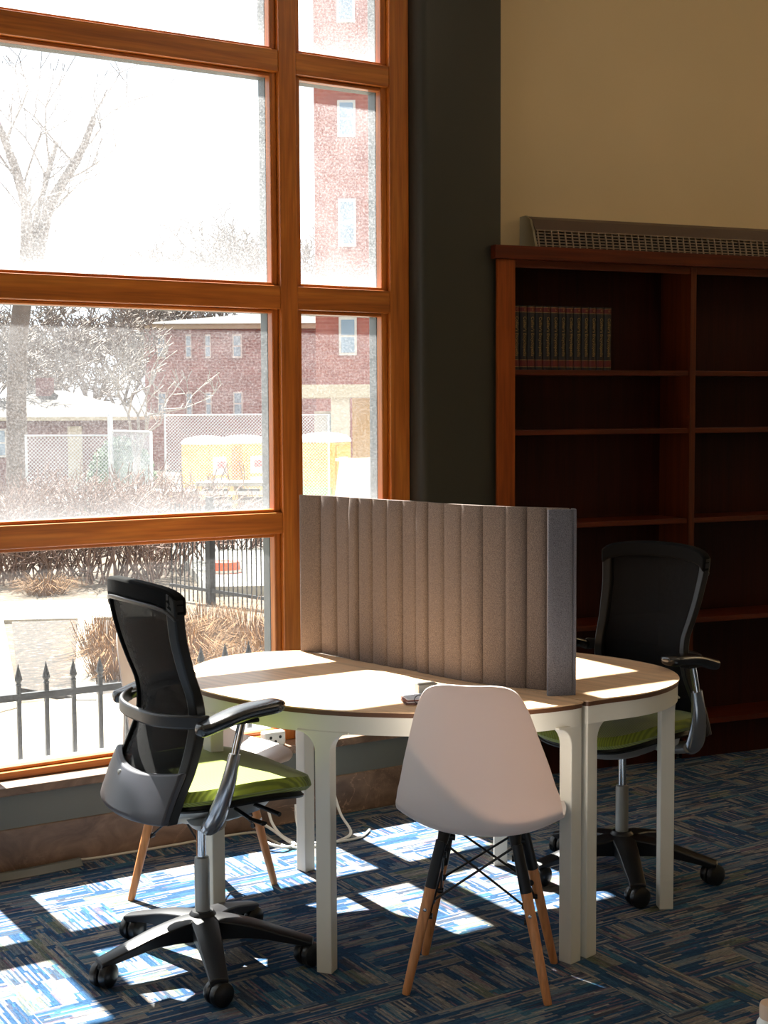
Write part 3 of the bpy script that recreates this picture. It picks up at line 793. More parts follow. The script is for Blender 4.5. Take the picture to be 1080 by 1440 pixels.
# turn the star bases independently of the seats
def spin_base(root, extra):
    for ch in root.children:
        if ch.name.split('.')[0] in ('base_arm', 'caster', 'caster_stem'):
            ch.rotation_euler = (0, 0, extra)
spin_base(oc, R(-75 - 34)); spin_base(oc2, R(-90 + 139))

# ================================================================== SHELL CHAIRS
def shell_chair(label):
    root = empty('shell_chair', (0, 0, 0), 0, label, 'chair', 'white shell chairs with beech legs')
    CL = [(0.235, 0.425), (0.225, 0.437), (0.18, 0.442), (0.09, 0.430), (0.0, 0.420), (-0.09, 0.422), (-0.155, 0.450), (-0.195, 0.510), (-0.215, 0.590), (-0.238, 0.680), (-0.258, 0.750), (-0.270, 0.795), (-0.274, 0.815), (-0.2755, 0.822)]
    HW = [0.16, 0.195, 0.215, 0.232, 0.236, 0.236, 0.234, 0.226, 0.205, 0.176, 0.152, 0.128, 0.100, 0.055]
    LF = [0.0, 0.003, 0.012, 0.030, 0.045, 0.062, 0.080, 0.088, 0.070, 0.045, 0.030, 0.018, 0.010, 0.004]
    rows = catmull([c + (h, l) for c, h, l in zip(CL, HW, LF)], 52)
    rows = [(x, z + 0.010 + 0.040 * max(0, min(1, (z - 0.45) / 0.35)), h * 0.955, l) for (x, z, h, l) in rows]
    P, Q = [], []
    NW = 24
    for i, (x, z, h, l) in enumerate(rows):
        a = rows[max(0, i - 1)]; b = rows[min(len(rows) - 1, i + 1)]
        tx, tz = b[0] - a[0], b[1] - a[1]; L = math.hypot(tx, tz) or 1
        n = Vector((-tz / L, 0, tx / L)); n = -n if (n.z < 0 and x > -0.1) or (n.x < 0 and x <= -0.1) else n
        rp, rq = [], []
        for j in range(NW + 1):
            w = -1 + 2 * j / NW
            c = Vector((x, w * h, z)) + n * (l * abs(w) ** 2.6) + n * 0.002
            rp.append(c); rq.append(c - n * 0.0055)
        P.append(rp); Q.append(rq)
    MB().sheet(P, Q).build('seat_shell', shell_m, root, smooth=True)
    for sx in (1, -1):
        for sy in (1, -1):
            foot = Vector((sx * 0.145, sy * (0.186 if sx > 0 else 0.191), 0.0)); top = Vector((sx * 0.087, sy * 0.102, 0.410))
            mid = foot.lerp(top, 0.74)
            lg = MB().tube([foot, foot.lerp(top, 0.02), foot.lerp(top, 0.5), mid], [0.0105, 0.0115, 0.0145, 0.0155], 16).build('leg', beech, root, smooth=True)
            d = (top - foot).normalized()
            MB().tube([foot.lerp(top, 0.695), foot.lerp(top, 0.70), top], [0.0160, 0.0163, 0.0145], 16).build('leg_sleeve', black_metal, lg, smooth=True)
            sc_ = foot.lerp(top, 0.56)
            MB().lathe([(0.005, 0), (0.005, 0.003), (0.003, 0.004)], tuple(sc_ + Vector((sx * 0.0135, 0, 0.0))), 12, (sx, 0, 0)).build('screw', polished, lg, smooth=True)
    rods = MB()
    def P_(sx, sy, t): return Vector((sx * 0.145, sy * 0.188, 0)).lerp(Vector((sx * 0.087, sy * 0.102, 0.410)), t) + Vector((-sx * 0.012, -sy * 0.012, 0))
    for sx in (1, -1):
        for sy in (1, -1):
            rods.tube([P_(sx, sy, 0.97), P_(sx, -sy, 0.60)], 0.0034, 8)
            rods.tube([P_(sx, sy, 0.90), P_(-sx, sy, 0.50)], 0.0034, 8)
            rods.tube([Vector((sx * 0.088, sy * 0.10, 0.402)), Vector((sx * 0.070, sy * 0.095, 0.432))], [0.014, 0.018], 10)
            rods.lathe([(0.008, -0.009), (0.008, 0.009)], tuple(P_(sx, sy, 0.60)), 10, (1, 0, 0))
            rods.lathe([(0.008, -0.009), (0.008, 0.009)], tuple(P_(sx, sy, 0.50)), 10, (0, 1, 0))
            rods.lathe([(0.009, -0.010), (0.009, 0.010)], tuple(P_(sx, sy, 0.90)), 10, (0, 1, 0))
    rods.build('wire_frame', black_metal, root, smooth=True)
    return root
sc1 = shell_chair('white moulded shell chair seen from behind, tucked under the near table edge')
sc2 = copy_tree(sc1)
sc1.location = (0.267, 3.836, 0); sc1.rotation_euler = (0, 0, R(79))
sc2.location = (-0.595, 4.56, 0); sc2.rotation_euler = (0, 0, R(-34))
sc2['label'] = 'white shell chair partly hidden behind the black office chair, close to the window sill'

# ================================================================== cables, power, flask
pb = empty('power_block', (-0.425, 5.318, 0.303), WALL_A, 'white power outlet block standing on the stone window sill', 'power block')
MB().box(-0.045, 0.045, -0.02, 0.02, 0, 0.058).build('housing', white_pl, pb, bevel=0.008, bseg=3)
so = MB()
for (x, z) in ((-0.02, 0.036), (0.0, 0.020), (0.02, 0.036)):
    so.lathe([(0.006, 0), (0.006, 0.001)], (x, -0.0202, z), 10, (0, -1, 0))
so.build('socket', grey_pl, pb)
cable_m = plain('cream_cable', 'b8b2a4', 0.5)
cable_w = plain('white_cable', 'dcdad4', 0.45)
def floor_cable(name, pts, r, mat, label):
    return tag(MB().tube(catmull([tuple(p) for p in pts], 60), r, 8).build(name, mat, smooth=True), label, 'cable')
floor_cable('floor_cable', [(-1.14, 4.855, 0.006), (-1.02, 4.90, 0.006), (-0.90, 4.968, 0.006), (-0.76, 5.048, 0.006), (-0.62, 5.135, 0.006), (-0.48, 5.19, 0.006), (-0.42, 5.10, 0.006), (-0.36, 5.02, 0.006), (-0.30, 5.0, 0.006)], 0.005, cable_m, 'cream cable running along the foot of the stone plinth')
zc = 0.006
floor_cable('power_cable', [(-0.435, 5.175, 0.10), (-0.42, 5.165, 0.05), (-0.385, 5.13, 0.015), (-0.33, 5.05, zc), (-0.37, 4.98, zc + .01), (-0.44, 5.02, 0.03), (-0.46, 5.12, 0.06), (-0.42, 5.15, 0.03), (-0.34, 5.06, zc), (-0.26, 5.02, zc), (-0.16, 5.10, zc), (-0.13, 5.20, zc), (-0.17, 5.28, 0.05), (-0.20, 5.33, 0.13)], 0.0055, cable_w, 'coiled white power cable behind the table leg by the plinth')
floor_cable('charger_cable', [(-0.335, 5.20, 0.11), (-0.33, 5.18, 0.05), (-0.30, 5.10, zc), (-0.22, 5.06, zc), (-0.10, 5.12, zc), (-0.06, 5.22, zc)], 0.0045, cable_w, 'short white cable on the carpet beside the coiled one')
rw = []
for k in range(14):
    t = -2.6 + 2.78 * k / 13
    rw.append((t, 0.0))
# flat grey cable cover by the plinth
P, Q = [], []
for k in range(30):
    t = -1.6 + 1.81 * k / 29; off = 0.098 + 0.012 * math.sin(k * 0.55) + (0.012 if k < 20 else 0.0)
    a = W(t, off); b = W(t, off + 0.045)
    P.append([a + Vector((0, 0, 0.002)), a + Vector((0, 0, 0.020)), a.lerp(b, 0.5) + Vector((0, 0, 0.022)), b + Vector((0, 0, 0.003))])
    Q.append([v - Vector((0, 0, 0.0018)) for v in P[-1]])
tag(MB().sheet(P, Q).build('cable_cover', grey_beam, smooth=True), 'flat grey cable cover strip on the carpet at the foot of the stone plinth', 'cable cover')

fk = empty('insulated_flask', (0.853, 3.06, 0), 0, 'white flask with a beige cap at the bottom right corner of the view', 'flask')
MB().lathe([(0.030, 0), (0.034, 0.004), (0.034, 0.195), (0.033, 0.212), (0.026, 0.225)], seg=32).build('body', white_pl, fk, smooth=True)
MB().lathe([(0.0265, 0.225), (0.0275, 0.228), (0.0275, 0.250), (0.025, 0.258), (0.012, 0.261)], seg=32).build('cap', plain('beige_cap', 'c8ad94', 0.4), fk, smooth=True)

# ================================================================== OUTSIDE
def GZ(x, y):
    d = (Vector((x, y, 0)) - OW).dot(-NIN)
    return -0.14 - 0.04 * max(0, d - 6) if d < 40 else -0.14 - 0.04 * 34
def gp_(px, depth):
    p = at(px, 600, depth); return Vector((p.x, p.y, GZ(p.x, p.y)))
gm = MB(); NG = 46
def gpt(i, j):
    d = 0.13 + 150 * (i / NG) ** 2.4; t = -70 + 150 * j / NG
    p = W(t, -d); return Vector((p.x, p.y, GZ(p.x, p.y) + (0.015 * mnoise.noise(Vector((p.x * 0.4, p.y * 0.4, 0))) if d > 4 else 0)))
vs = [gpt(i, j) for i in range(NG + 1) for j in range(NG + 1)]
gm.add(vs, [(i * (NG + 1) + j, i * (NG + 1) + j + 1, (i + 1) * (NG + 1) + j + 1, (i + 1) * (NG + 1) + j) for i in range(NG) for j in range(NG)])
tag(gm.build('ground', ground_m, smooth=True), kind='structure')
def slab(name, pts, mat, dz=0.05):
    n = len(pts)
    top = [Vector((p.x, p.y, GZ(p.x, p.y) + dz)) for p in pts]; bot = [v - Vector((0, 0, 0.12)) for v in top]
    return tag(MB().add(top + bot, [tuple(range(n)), tuple(range(n, 2 * n))[::-1]] + [(i, (i + 1) % n, n + (i + 1) % n, n + i) for i in range(n)]).build(name, mat), kind='structure')
slab('pavement', [W(-8, -0.14), W(9, -0.14), W(9, -3.2), W(-8, -3.2)], concrete, 0.03)
slab('pavement', [gp_(-330, 11.6), gp_(215, 11.6), gp_(190, 13.2), gp_(-400, 13.2)], concrete, 0.035)
slab('pavement', [gp_(96, 8.2), gp_(128, 8.2), gp_(126, 11.7), gp_(104, 11.7)], concrete, 0.038)
slab('pavement', [gp_(-120, 7.4), gp_(18, 8.0), gp_(-2, 11.7), gp_(-100, 11.7)], concrete, 0.038)
slab('pavement', [gp_(290, 13.5), gp_(1100, 13.5), gp_(1250, 27), gp_(260, 27), gp_(240, 20)], asphalt, 0.10)
slab('pavement', [gp_(100, 30), gp_(900, 30), gp_(1100, 50), gp_(60, 50)], asphalt, 0.08)

def mat_mulch():
    k = NT('dark_mulch')
    b = k.noise(k.coord(), 16, 4, 0.8)
    k.base(k.ramp(b, [(0.38, lin('0e0a08')), (0.52, lin('2a211a')), (0.60, lin('3a2e24')), (0.70, lin('94867a'))])); k.rough(0.95); return k.m
mulch = mat_mulch()
slab('ground', [gp_(18, 8.6), gp_(96, 8.3), gp_(103, 11.5), gp_(10, 11.5)], mulch, 0.030)
slab('ground', [gp_(128, 8.3), gp_(420, 8.3), gp_(400, 11.0), gp_(126, 11.5)], mulch, 0.028)
# near fence with spear finials
nf = empty('spear_fence', W(0, -0.75, -0.10), WALL_A, 'low black iron fence with spear finials just outside the window', 'fence')
MB().box(-3.2, 1.9, -0.010, 0.010, 0.520, 0.548).build('rail', black_metal, nf)
MB().box(-3.2, 1.9, -0.010, 0.010, 0.06, 0.085).build('rail', black_metal, nf)
pk = MB().box(-0.008, 0.008, -0.008, 0.008, 0.0, 0.578)
pk.lathe([(0.010, 0.578), (0.013, 0.583), (0.008, 0.590), (0.016, 0.604), (0.013, 0.620), (0.004, 0.652), (0.001, 0.668)], seg=10)
first = None
pk0 = pk.build('picket', black_metal, nf, smooth=False)
for k in range(44):
    x = -3.14 + k * 0.114
    o = pk0 if k == 0 else pk0.copy()
    if k: COL.objects.link(o); o.parent = nf
    o.location = (x, 0, 0)

# farther iron fence
F0 = gp_(236, 13.2); F1 = gp_(470, 11.5); fd = (F1 - F0); fa = math.atan2(fd.y, fd.x); fL = fd.length
ff = empty('railing_fence', (F0.x, F0.y, F0.z), fa, 'tall black iron railing fence beyond the dry grasses', 'fence')
for z in (0.14, 0.80): MB().box(0, fL, -0.012, 0.012, z, z + 0.028).build('rail', black_metal, ff)
fp = MB().box(-0.0045, 0.0045, -0.0045, 0.0045, 0.03, 0.92).build('picket', black_metal, ff)
npk = int(fL / 0.066)
for k in range(min(npk, 98)):
    o = fp if k == 0 else fp.copy()
    if k: COL.objects.link(o); o.parent = ff
    o.location = (0.03 + k * fL / min(npk, 98), 0, 0)
for x in (fL * 0.27, fL * 0.97): MB().box(x - 0.025, x + 0.025, -0.025, 0.025, -0.05, 1.0).build('post', black_metal, ff)

# dry ornamental grasses
def grass(px, depth, h, w, label, nb=520, seed=1):
    rnd = random.Random(seed); b = MB(); base = gp_(px, depth)
    for k in range(nb):
        a = rnd.uniform(0, 6.283); r = w * 0.35 * math.sqrt(rnd.random()); lean = rnd.uniform(0.1, 1.0) * w
        hh = h * rnd.uniform(0.35, 1.0); wd = 0.0028
        p0 = Vector((r * math.cos(a), r * math.sin(a), -0.03))
        d = Vector((math.cos(a + rnd.uniform(-.5, .5)), math.sin(a + rnd.uniform(-.5, .5)), 0))
        side = Vector((-d.y, d.x, 0)) * wd
        p1 = p0 + d * lean * 0.35 + Vector((0, 0, hh * 0.7)); p2 = p0 + d * lean * 0.9 + Vector((0, 0, hh * (0.95 if lean < w * .5 else 0.6)))
        b.add([p0 - side, p0 + side, p1 - side * .8, p1 + side * .8, p2], [(0, 1, 3, 2), (2, 3, 4)])
    return tag(b.build('ornamental_grass', straw, loc=base), label, 'grass clump', 'dry ornamental grass clumps')
gr_spots = [(140, 9.9, .42, .42), (152, 9.0, .38, .40), (282, 10.6, .40, .5), (345, 10.3, .42, .55), (262, 9.4, .42, .5), (372, 9.1, .36, .45), (318, 9.0, .30, .4), (60, 14.2, .3, .5)]
gr_lab = ['straw-coloured grass clump left of the black chair back, the farther one', 'straw-coloured grass clump left of the black chair back, the nearer one',
          'dry grass clump just right of the black chair top, below the railing', 'widest dry grass clump under the railing fence, beside the twig stem',
          'dry grass clump right of the black chair back, nearest the table', 'dry grass clump at the right edge of the lower pane',
          'low dry grass clump behind the bare twig stem', 'dry grass clump beyond the walkway at far left']
for k, (px, d, h, w) in enumerate(gr_spots): grass(px, d, h, w, gr_lab[k], seed=k + 3)
# bare stems just outside the window
st = MB(); b0 = W(1.0, -1.15, -0.12)
st.tube([b0, b0 + Vector((0.01, 0, 0.5)), b0 + Vector((0.03, 0.01, 0.82))], [0.008, 0.006, 0.004], 6)
for q, (dx, dz) in enumerate([(-0.12, .50), (-.06, .46), (.05, .47), (0.09, .44)]):
    b1 = b0 + Vector((dx, 0.02 * q, 0)); st.tube([b1, b1 + Vector((0.01, 0, dz * .7)), b1 + Vector((-.015, 0, dz))], [0.005, 0.004, 0.002], 5)
tag(st.build('dry_plant', twig_m), 'bare brown stems standing just outside the window by the mullion', 'plant')

def branchy(b, p, d, L, r, depth, rnd, spread, seg=5, minr=0.006):
    n = 3; pts = [p]; cur = p.copy(); dd = d.copy()
    for k in range(n):
        dd = (dd + Vector((rnd.uniform(-1, 1), rnd.uniform(-1, 1), rnd.uniform(-0.4, 0.8))) * 0.13).normalized()
        cur = cur + dd * L / n; pts.append(cur)
    rr = [max(r * (1 - 0.35 * k / n), minr) for k in range(n + 1)]
    b.tube(pts, rr, seg if depth > 2 else 3, cap=False)
    if depth <= 0: return
    for k in range(rnd.choice((2, 3, 3))):
        q = pts[rnd.choice((1, 2, 3, 3))] if seg != 6 or k else pts[3]
        s = Vector((rnd.uniform(-1, 1), rnd.uniform(-1, 1), rnd.uniform(-0.3, 0.7)))
        nd = (dd * (1 - spread) + s.normalized() * spread * 1.3); nd.z = max(nd.z, -0.1); nd.normalize()
        branchy(b, q, nd, L * rnd.uniform(0.62, 0.82), max(r * rnd.uniform(0.5, 0.66), minr), depth - 1, rnd, spread, seg, minr)
def shrub(px, depth, h, w, label, seed, mat=twig_m):
    rnd = random.Random(seed); b = MB(); base = gp_(px, depth)
    for k in range(26):
        a = rnd.uniform(0, 6.28); d = Vector((math.cos(a) * rnd.uniform(.1, .9), math.sin(a) * rnd.uniform(.1, .9), 1)).normalized()
        p = Vector((rnd.uniform(-w, w) * .4, rnd.uniform(-w, w) * .3, -0.05))
        branchy(b, p, d, h * 0.48, 0.012, 3, rnd, 0.45, 4, 0.005)
    return tag(b.build('bare_shrub', mat, loc=base), label, 'shrub', 'leafless shrubs beyond the walkway')
sh_spots = [(-15, 15.6), (30, 16.4), (75, 15.4), (120, 16.2), (165, 15.4), (212, 16.0), (250, 17.2), (318, 19.5), (378, 20.0)]
sh_lab = ['leafless brown shrub at the extreme left edge of the panes', 'leafless brown shrub below the big tree trunk', 'leafless brown shrub below the left end of the wire panels',
          'leafless brown shrub below the middle of the wire panels', 'leafless brown shrub in line below the evergreen bush', 'leafless brown shrub below the corner of the brick building',
          'last leafless brown shrub of the row towards the yellow cabins', 'grey leafless shrub in front of the yellow cabins', 'grey leafless shrub beside the mullion, farthest right']
for k, (px, d) in enumerate(sh_spots): shrub(px, d, 1.15 if k < 7 else 0.75, 1.0 if k < 7 else .8, sh_lab[k], 20 + k)

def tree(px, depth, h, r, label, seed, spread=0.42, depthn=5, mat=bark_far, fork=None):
    rnd = random.Random(seed); b = MB(); base = gp_(px, depth); depthn += 1
    h *= 0.8; th = h * 0.27
    tr = MB().tube([Vector((0, 0, -0.3)), Vector((0, 0, th * .5)), Vector((0.05, 0, th))], [r * 1.15, r, r * 0.9], 10)
    root = empty('bare_tree', base, 0, label, 'tree', 'bare trees outside')
    tr.build('trunk', mat, root, smooth=True)
    forks = fork or [(-0.35, 0.1), (0.4, -0.1), (0.05, 0.3)]
    for (dx, dy) in forks:
        branchy(b, Vector((0.02, 0, th - 0.1)), Vector((dx, dy, 1)).normalized(), h * 0.26, r * 0.6, depthn, rnd, spread, 6, 0.012 * depth / 30)
    b.build('branches', mat, root)
    return root
def big_tree():
    D = 30.0; base = gp_(22, D); rnd = random.Random(11)
    root = empty('bare_tree', base, 0, 'large bare tree at left with a trunk that forks high above the house roof', 'tree', 'bare trees outside')
    def P(px, py, dd=0.0): return at(px, py, D + dd) - base
    MB().tube([Vector((0, 0, -0.3)), P(23, 560), P(26, 470), P(34, 405)], [0.26, 0.21, 0.20, 0.20], 12, cap=True).build('trunk', bark, root, smooth=True)
    b = MB()
    limbs = [([(32, 415), (37, 340), (37, 290), (22, 238), (4, 190), (-14, 150)], 0.15, -0.5), ([(40, 415), (56, 345), (68, 290), (98, 240), (118, 205), (132, 165)], 0.16, 0.5), ([(34, 410), (48, 320), (66, 250), (80, 200)], 0.08, 1.2)]
    for L, r, dd in limbs:
        pts = [P(x, y, dd * k / 3) for k, (x, y) in enumerate(L)]
        b.tube(pts, [r * (1 - 0.12 * k) for k in range(len(pts))], 8, cap=False)
        for k in range(1, len(pts)):
            for q in range(2):
                d = (pts[k] - pts[k - 1]).normalized() * 0.6 + Vector((rnd.uniform(-1, 1), rnd.uniform(-1, 1), rnd.uniform(-.1, .6)))
                branchy(b, pts[k - 1].lerp(pts[k], rnd.random()), d.normalized(), rnd.uniform(0.8, 1.3), 0.030, 2, rnd, 0.4, 5, 0.009)
    b.build('branches', bark, root)
big_tree()
tree(190, 46, 7.2, 0.12, 'thin bare tree in front of the left corner of the brick building', 103, 0.42, 3)
tree(128, 70, 11, 0.22, 'faint bare tree behind the house roof, in the middle of it', 105, 0.5, 5)
tree(62, 78, 12, 0.25, 'faint bare tree behind the house, just right of the big trunk', 107, 0.5, 5)
tree(170, 82, 12, 0.22, 'faint bare tree behind the gap between house and brick building', 109, 0.5, 5)
tree(238, 95, 17, 0.25, 'faint bare tree above the left part of the brick building roof', 111, 0.45, 5)
tree(290, 98, 19, 0.25, 'faint bare tree above the middle of the brick building roof', 113, 0.45, 5)
tree(345, 96, 19, 0.25, 'faint bare tree above the brick roof, nearest the mullion', 115, 0.45, 5)
tree(432, 84, 17, 0.25, 'faint bare tree between mullion and tall brick tower', 117, 0.45, 5)
tree(-35, 60, 10, 0.22, 'bare tree past the left edge of the window view', 119, 0.5, 5)

tree(100, 90, 11, 0.15, 'faint bare tree in the far treeline, above the house ridge', 600, 0.55, 5)
tree(15, 85, 11, 0.15, 'faint bare tree in the far treeline, directly behind the big trunk', 515, 0.55, 5)
tree(215, 110, 14, 0.15, 'faint bare tree in the far treeline, against the left end of the brick roof', 715, 0.55, 5)
# evergreen bush
rnd = random.Random(5); b = MB(); base = gp_(170, 48)
for k in range(2600):
    a = rnd.uniform(0, 6.28); ph = math.acos(rnd.uniform(0, 1)); rr = rnd.uniform(0.75, 1.05)
    c = Vector((1.15 * rr * math.sin(ph) * math.cos(a), 1.0 * rr * math.sin(ph) * math.sin(a), 0.1 + 2.05 * rr * math.cos(ph) ** 0.8))
    u_ = Vector((rnd.uniform(-1, 1), rnd.uniform(-1, 1), rnd.uniform(-1, 1))).normalized() * 0.09; v_ = u_.orthogonal().normalized() * 0.07
    b.add([c - u_, c - v_, c + u_, c + v_], [(0, 1, 2, 3)])
eb = empty('evergreen_bush', base, 0, 'rounded dark green bush between the house and the brick building', 'bush')
b.build('foliage', leaf_g, eb)
MB().lathe([(0.95, 0.0), (1.0, 0.5), (0.9, 1.2), (0.5, 1.8), (0.1, 2.0)], seg=16).build('inner_foliage', leaf_g, eb)

# ---- buildings, local frame: x along facade, y outwards away from viewer
def pane_window(parent, x, z, w, h, yf=-0.0):
    f = MB().box(x - w / 2, x + w / 2, yf - 0.10, yf + 0.05, z, z + h).build('window', win_trim, parent)
    MB().box(x - w / 2 + 0.13 * w, x + w / 2 - 0.13 * w, yf - 0.115, yf - 0.09, z + h * 0.53, z + h * 0.93).box(x - w / 2 + 0.13 * w, x + w / 2 - 0.13 * w, yf - 0.115, yf - 0.09, z + h * 0.07, z + h * 0.47).build('pane', win_glass, f)
D = 75.0; p = at(205, 600, D)
bb = empty('brick_building', (p.x, p.y, 0), 0, 'two-storey red brick building with small white windows and a pale roof', 'building')
s_ = D / 2000.0
zof = lambda y, D_: EYE - (y - 577) / 2000.0 * D_
Lb = 260 * s_
MB().box(0, Lb, 0, 10, -2.0, zof(463, D)).build('brick_wall', brick_a, bb)
MB().box(-0.5, Lb + .3, -0.6, 10.6, zof(463, D), zof(456, D)).build('eaves', cream, bb)
hr = zof(456, D); rt_ = zof(432, D)
MB().add([(-0.6, -0.7, hr), (Lb + .4, -0.7, hr), (Lb + .4, 10.7, hr), (-0.6, 10.7, hr), (5.5, 5, rt_), (Lb - 0.5, 5, rt_)], [(0, 1, 5, 4), (1, 2, 5), (2, 3, 4, 5), (3, 0, 4), (3, 2, 1, 0)]).build('roof', shingle, bb)
for (px, w) in ((229, 12), (267, 8), (294, 8), (335, 13)):
    pane_window(bb, (px - 205) * s_, zof(583, D), w * s_, 33 * s_); pane_window(bb, (px - 205) * s_, zof(503, D), w * s_, 33 * s_)
D = 60.0; s_ = D / 2000; p = at(445, 600, D)
tb = empty('brick_tower', (p.x, p.y, 0), 0, 'tall brick apartment tower with tall pale windows at the right of the window', 'building')
MB().box(0, 8, 0, 9, -2, 26).build('brick_wall', brick_b, tb)
for (y0, y1) in ((500, 447), (350, 284), (200, 150), (45, -20)):
    pane_window(tb, (490 - 445) * s_, zof(y0, D), 25 * s_, (y0 - y1) * s_)
pane_window(tb, (565 - 445) * s_, zof(350, D), 25 * s_, 66 * s_)
D = 50.0; s_ = D / 2000; p = at(418, 600, D)
cp = empty('entrance_canopy', (p.x, p.y, 0), 0, 'pale entrance canopy on a square column beside a tan wall', 'canopy')
MB().box(-0.4, 5.2, -0.6, 3.2, zof(559, D), zof(541, D)).build('canopy_roof', cream, cp)
MB().box((466 - 418) * s_, (492 - 418) * s_, -0.4, 0.3, -2, zof(559, D)).build('column', plain('grey_tan_column', 'a89c8a', 0.8), cp)
MB().box((494 - 418) * s_, 5.2, 1.5, 3.2, -2, zof(559, D)).build('side_wall', tan_wall, cp)
MB().box((437 - 418) * s_, (466 - 418) * s_, 2.6, 3.1, -2, zof(578, D)).build('door', win_trim, cp)
MB().box((458 - 418) * s_, (464 - 418) * s_, 2.5, 2.62, -1, zof(582, D)).build('door_glass', win_glass, cp)
D = 55.0; s_ = D / 2000; p = at(-70, 600, D)
hs = empty('brick_house', (p.x, p.y, 0), 0, 'single-storey brick house with a broad pale hip roof', 'house')
Lh = 255 * s_; hz = zof(589, D)
MB().box(0.3, Lh - .6, 0, 7, -2, hz).build('brick_wall', brick_c, hs)
MB().box(0, Lh, -0.5, 7.5, hz, hz + 0.14).build('eaves', cream, hs)
rz_ = zof(545, D); hz += 0.14
MB().add([(0, -0.5, hz), (Lh, -0.5, hz), (Lh, 7.5, hz), (0, 7.5, hz), (2.0, 3.5, rz_), (Lh - 3.4, 3.5, rz_)], [(0, 1, 5, 4), (1, 2, 5), (2, 3, 4, 5), (3, 0, 4), (3, 2, 1, 0)]).build('roof', shingle, hs)
MB().box(2.7, 3.3, 2.6, 3.2, hz, rz_ + .5).build('chimney', brick_c, hs)
pane_window(hs, (2 + 70) * s_, zof(640, D), 14 * s_, 40 * s_); MB().box((95 + 70) * s_, (115 + 70) * s_, -0.08, 0.02, -2, zof(597, D)).build('door', cream, hs)

# ---- wire fence panels
def wire_panel(p0, p1, h, label):
    d = p1 - p0; a = math.atan2(d.y, d.x); L = Vector((d.x, d.y)).length
    root = empty('wire_fence_panel', (p0.x, p0.y, min(p0.z, p1.z)), a, label, 'fence panel', 'temporary wire fence panels')
    r = 0.03
    MB().tube([(0, 0, 0.05), (0, 0, h), (L, 0, h), (L, 0, 0.05), (0, 0, 0.05)], r, 6).build('tube_frame', galv, root)
    MB().box(0.02, L - 0.02, -0.004, 0.004, 0.07, h - 0.02).build('wire_mesh', wire_m, root)
wire_panel(gp_(36, 27.5), gp_(153, 27.5), 1.9, 'wire fence panel below the house, left of the tall post')
wire_panel(gp_(156, 27.3), gp_(212, 25.2), 1.95, 'wire fence panel angled towards the window in front of the green bush')
wire_panel(gp_(232, 31), gp_(385, 31), 2.35, 'wire fence panel behind the yellow cabins at left of the mullion')
wire_panel(gp_(388, 31.5), gp_(462, 31.5), 2.3, 'wire fence panel seen through the narrow right pane')
tag(MB().tube([gp_(155, 27.0), gp_(155, 27.0) + Vector((0, 0, 2.25))], 0.05, 8).build('steel_post', galv), 'pale steel post between two wire fence panels', 'post')

# ---- portable toilets
def cabin(px, depth, topy, rz, label, green_band=False):
    b0 = gp_(px, depth); zt = zof(topy, depth) + 0.02; H = 2.25; z0 = zt - H
    root = empty('portable_toilet', (b0.x, b0.y, z0), rz, label, 'portable toilet', 'yellow portable toilets')
    MB().box(-0.56, 0.56, -0.56, 0.56, -0.6, 0.12).build('skid', galv, root)
    w = MB()
    w.box(-0.55, 0.55, -0.55, 0.55, 0.12, 1.98)
    w.build('cabin_walls', yellow, root, bevel=0.03)
    rb = MB()
    for k in range(7): rb.box(-0.575, -0.55, -0.5, 0.5, 0.25 + k * .24, 0.33 + k * .24)
    rb.build('wall_ribs', yellow, root)
    MB().lathe([(0.80, 1.98), (0.80, 2.06), (0.66, 2.16), (0.4, 2.22), (0.1, 2.25)], seg=4, axis=(0, 0, 1)).build('roof', roof_w, root, bevel=0.03).rotation_euler = (0, 0, R(45))
    dr = MB().box(0.552 - .0, 0.575, -0.40, 0.40, 0.2, 1.9).build('door', yellow, root)
    d2 = MB().box(-0.40, 0.40, -0.580, -0.552, 0.2, 1.9).build('door', yellow, root)
    MB().box(-0.28, 0.28, -0.588, -0.578, 1.05, 1.6).build('notice', win_trim, d2)
    MB().box(-0.10, 0.22, -0.592, -0.586, 1.25, 1.45).build('notice_print', plain('notice_red', 'b5463c', 0.6), d2)
    MB().box(-0.28, 0.28, -0.588, -0.578, 0.75, 0.95).build('grey_plate', galv, d2)
    if green_band:
        MB().box(-0.590, -0.552, -0.5, 0.5, 0.60, 0.82).build('green_stripe', grn_band, root)
    return root
cabin(290, 44, 612, R(50), 'yellow portable toilet with white roof, leftmost of those outside')
cabin(342, 45, 611, R(50), 'yellow portable toilet partly hidden behind the leftmost one')
cabin(455, 38, 608, R(66), 'yellow portable toilet with green stripe seen through the narrow right pane', True)

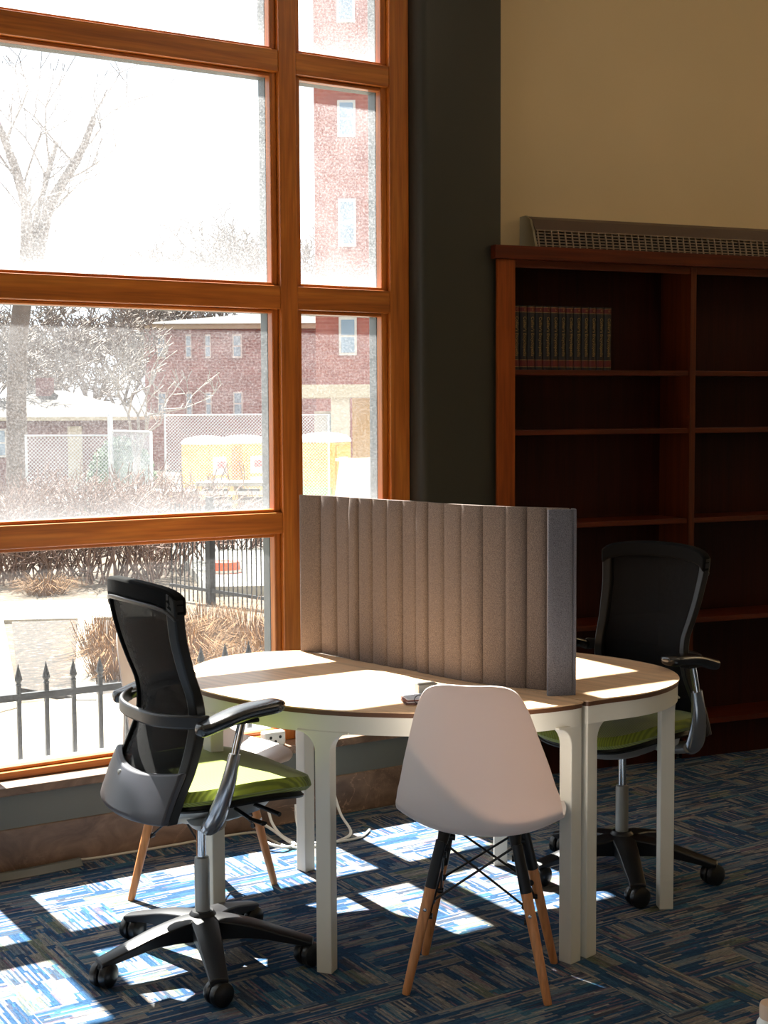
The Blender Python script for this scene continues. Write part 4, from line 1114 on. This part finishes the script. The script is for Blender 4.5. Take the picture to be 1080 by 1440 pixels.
# stacked pale slabs, board sign, bag, cone
def stack(px, depth, w, n, label, seed):
    rnd = random.Random(seed); b0 = gp_(px, depth)
    root = empty('pallet_stack', b0, R(rnd.uniform(-12, 12)), label, 'pallet stack', 'stacks of pale boards on the site')
    z = 0.0
    for k in range(n):
        dx = rnd.uniform(-.08, .08)
        MB().box(-w / 2 + dx, w / 2 + dx, -0.5, 0.5, z + .08, z + 0.16).build('board_layer', concrete if k % 2 == 0 else win_trim, root)
        sp = MB()
        for q in (-0.45, 0, 0.45): sp.box(q * w - .06 + dx, q * w + .06 + dx, -0.5, 0.5, z - 0.02, z + 0.08)
        sp.build('spacer', tan_wall, root); z += 0.18
    return root
stack(205, 33, 1.3, 4, 'low stack of pale boards below the wire panels, leftmost of the stacks', 1)
stack(268, 31, 1.4, 4, 'stack of pale boards in front of the leftmost yellow cabin', 2)
stack(335, 30, 1.5, 5, 'tall stack of pale boards nearest the mullion', 3)
b0 = gp_(506, 26)
sb = empty('sandwich_board', b0, R(10), 'white leaning board sign seen at the right edge of the narrow pane', 'board sign')
MB().obox((0, 0, 0.62), (0.42, 0, 0), (0, 0.02, 0.0), (0.07, 0.12, 0.62)).build('front_panel', white_pl, sb)
MB().obox((0.02, 0.42, 0.62), (0.42, 0, 0), (0, 0.02, 0.0), (0.07, -0.12, 0.62)).build('rear_panel', white_pl, sb)
MB().box(-0.45, 0.55, -0.03, 0.03, 1.25, 1.30).build('top_bar', galv, sb)
b0 = gp_(138, 24.5)
wb = empty('bulk_bag', b0, 0, 'white and grey bulk bag standing among the shrubs', 'bag')
MB().lathe([(0.42, 0), (0.47, 0.15), (0.48, 0.6), (0.43, 0.75), (0.2, 0.8)], seg=16, sx=1.0, sy=0.8).build('bag_body', plain('woven_white_bag', 'b8bab6', 0.8, 0, .2, 5), wb, smooth=True)
MB().box(-0.30, -0.05, -0.46, -0.36, 0.45, 0.6).build('green_patch', grn_band, wb)
def cone(px, depth, dz, h, label):
    b0 = gp_(px, depth) + Vector((0, 0, dz))
    root = empty('traffic_barrel', b0, 0, label, 'traffic barrel')
    MB().lathe([(0.25, 0), (0.25, 0.05), (0.20, 0.06), (0.17, h)], seg=16).build('barrel_body', orange_pl, root, smooth=True)
    MB().lathe([(0.195, h * .5), (0.19, h * .62)], seg=16).build('white_stripe', win_trim, root, smooth=True)
cone(297, 21, 0, 0.42, 'orange barrel on the road behind the railing post')
cone(312, 15.2, 0, 0.22, 'small orange object low behind the railing fence')
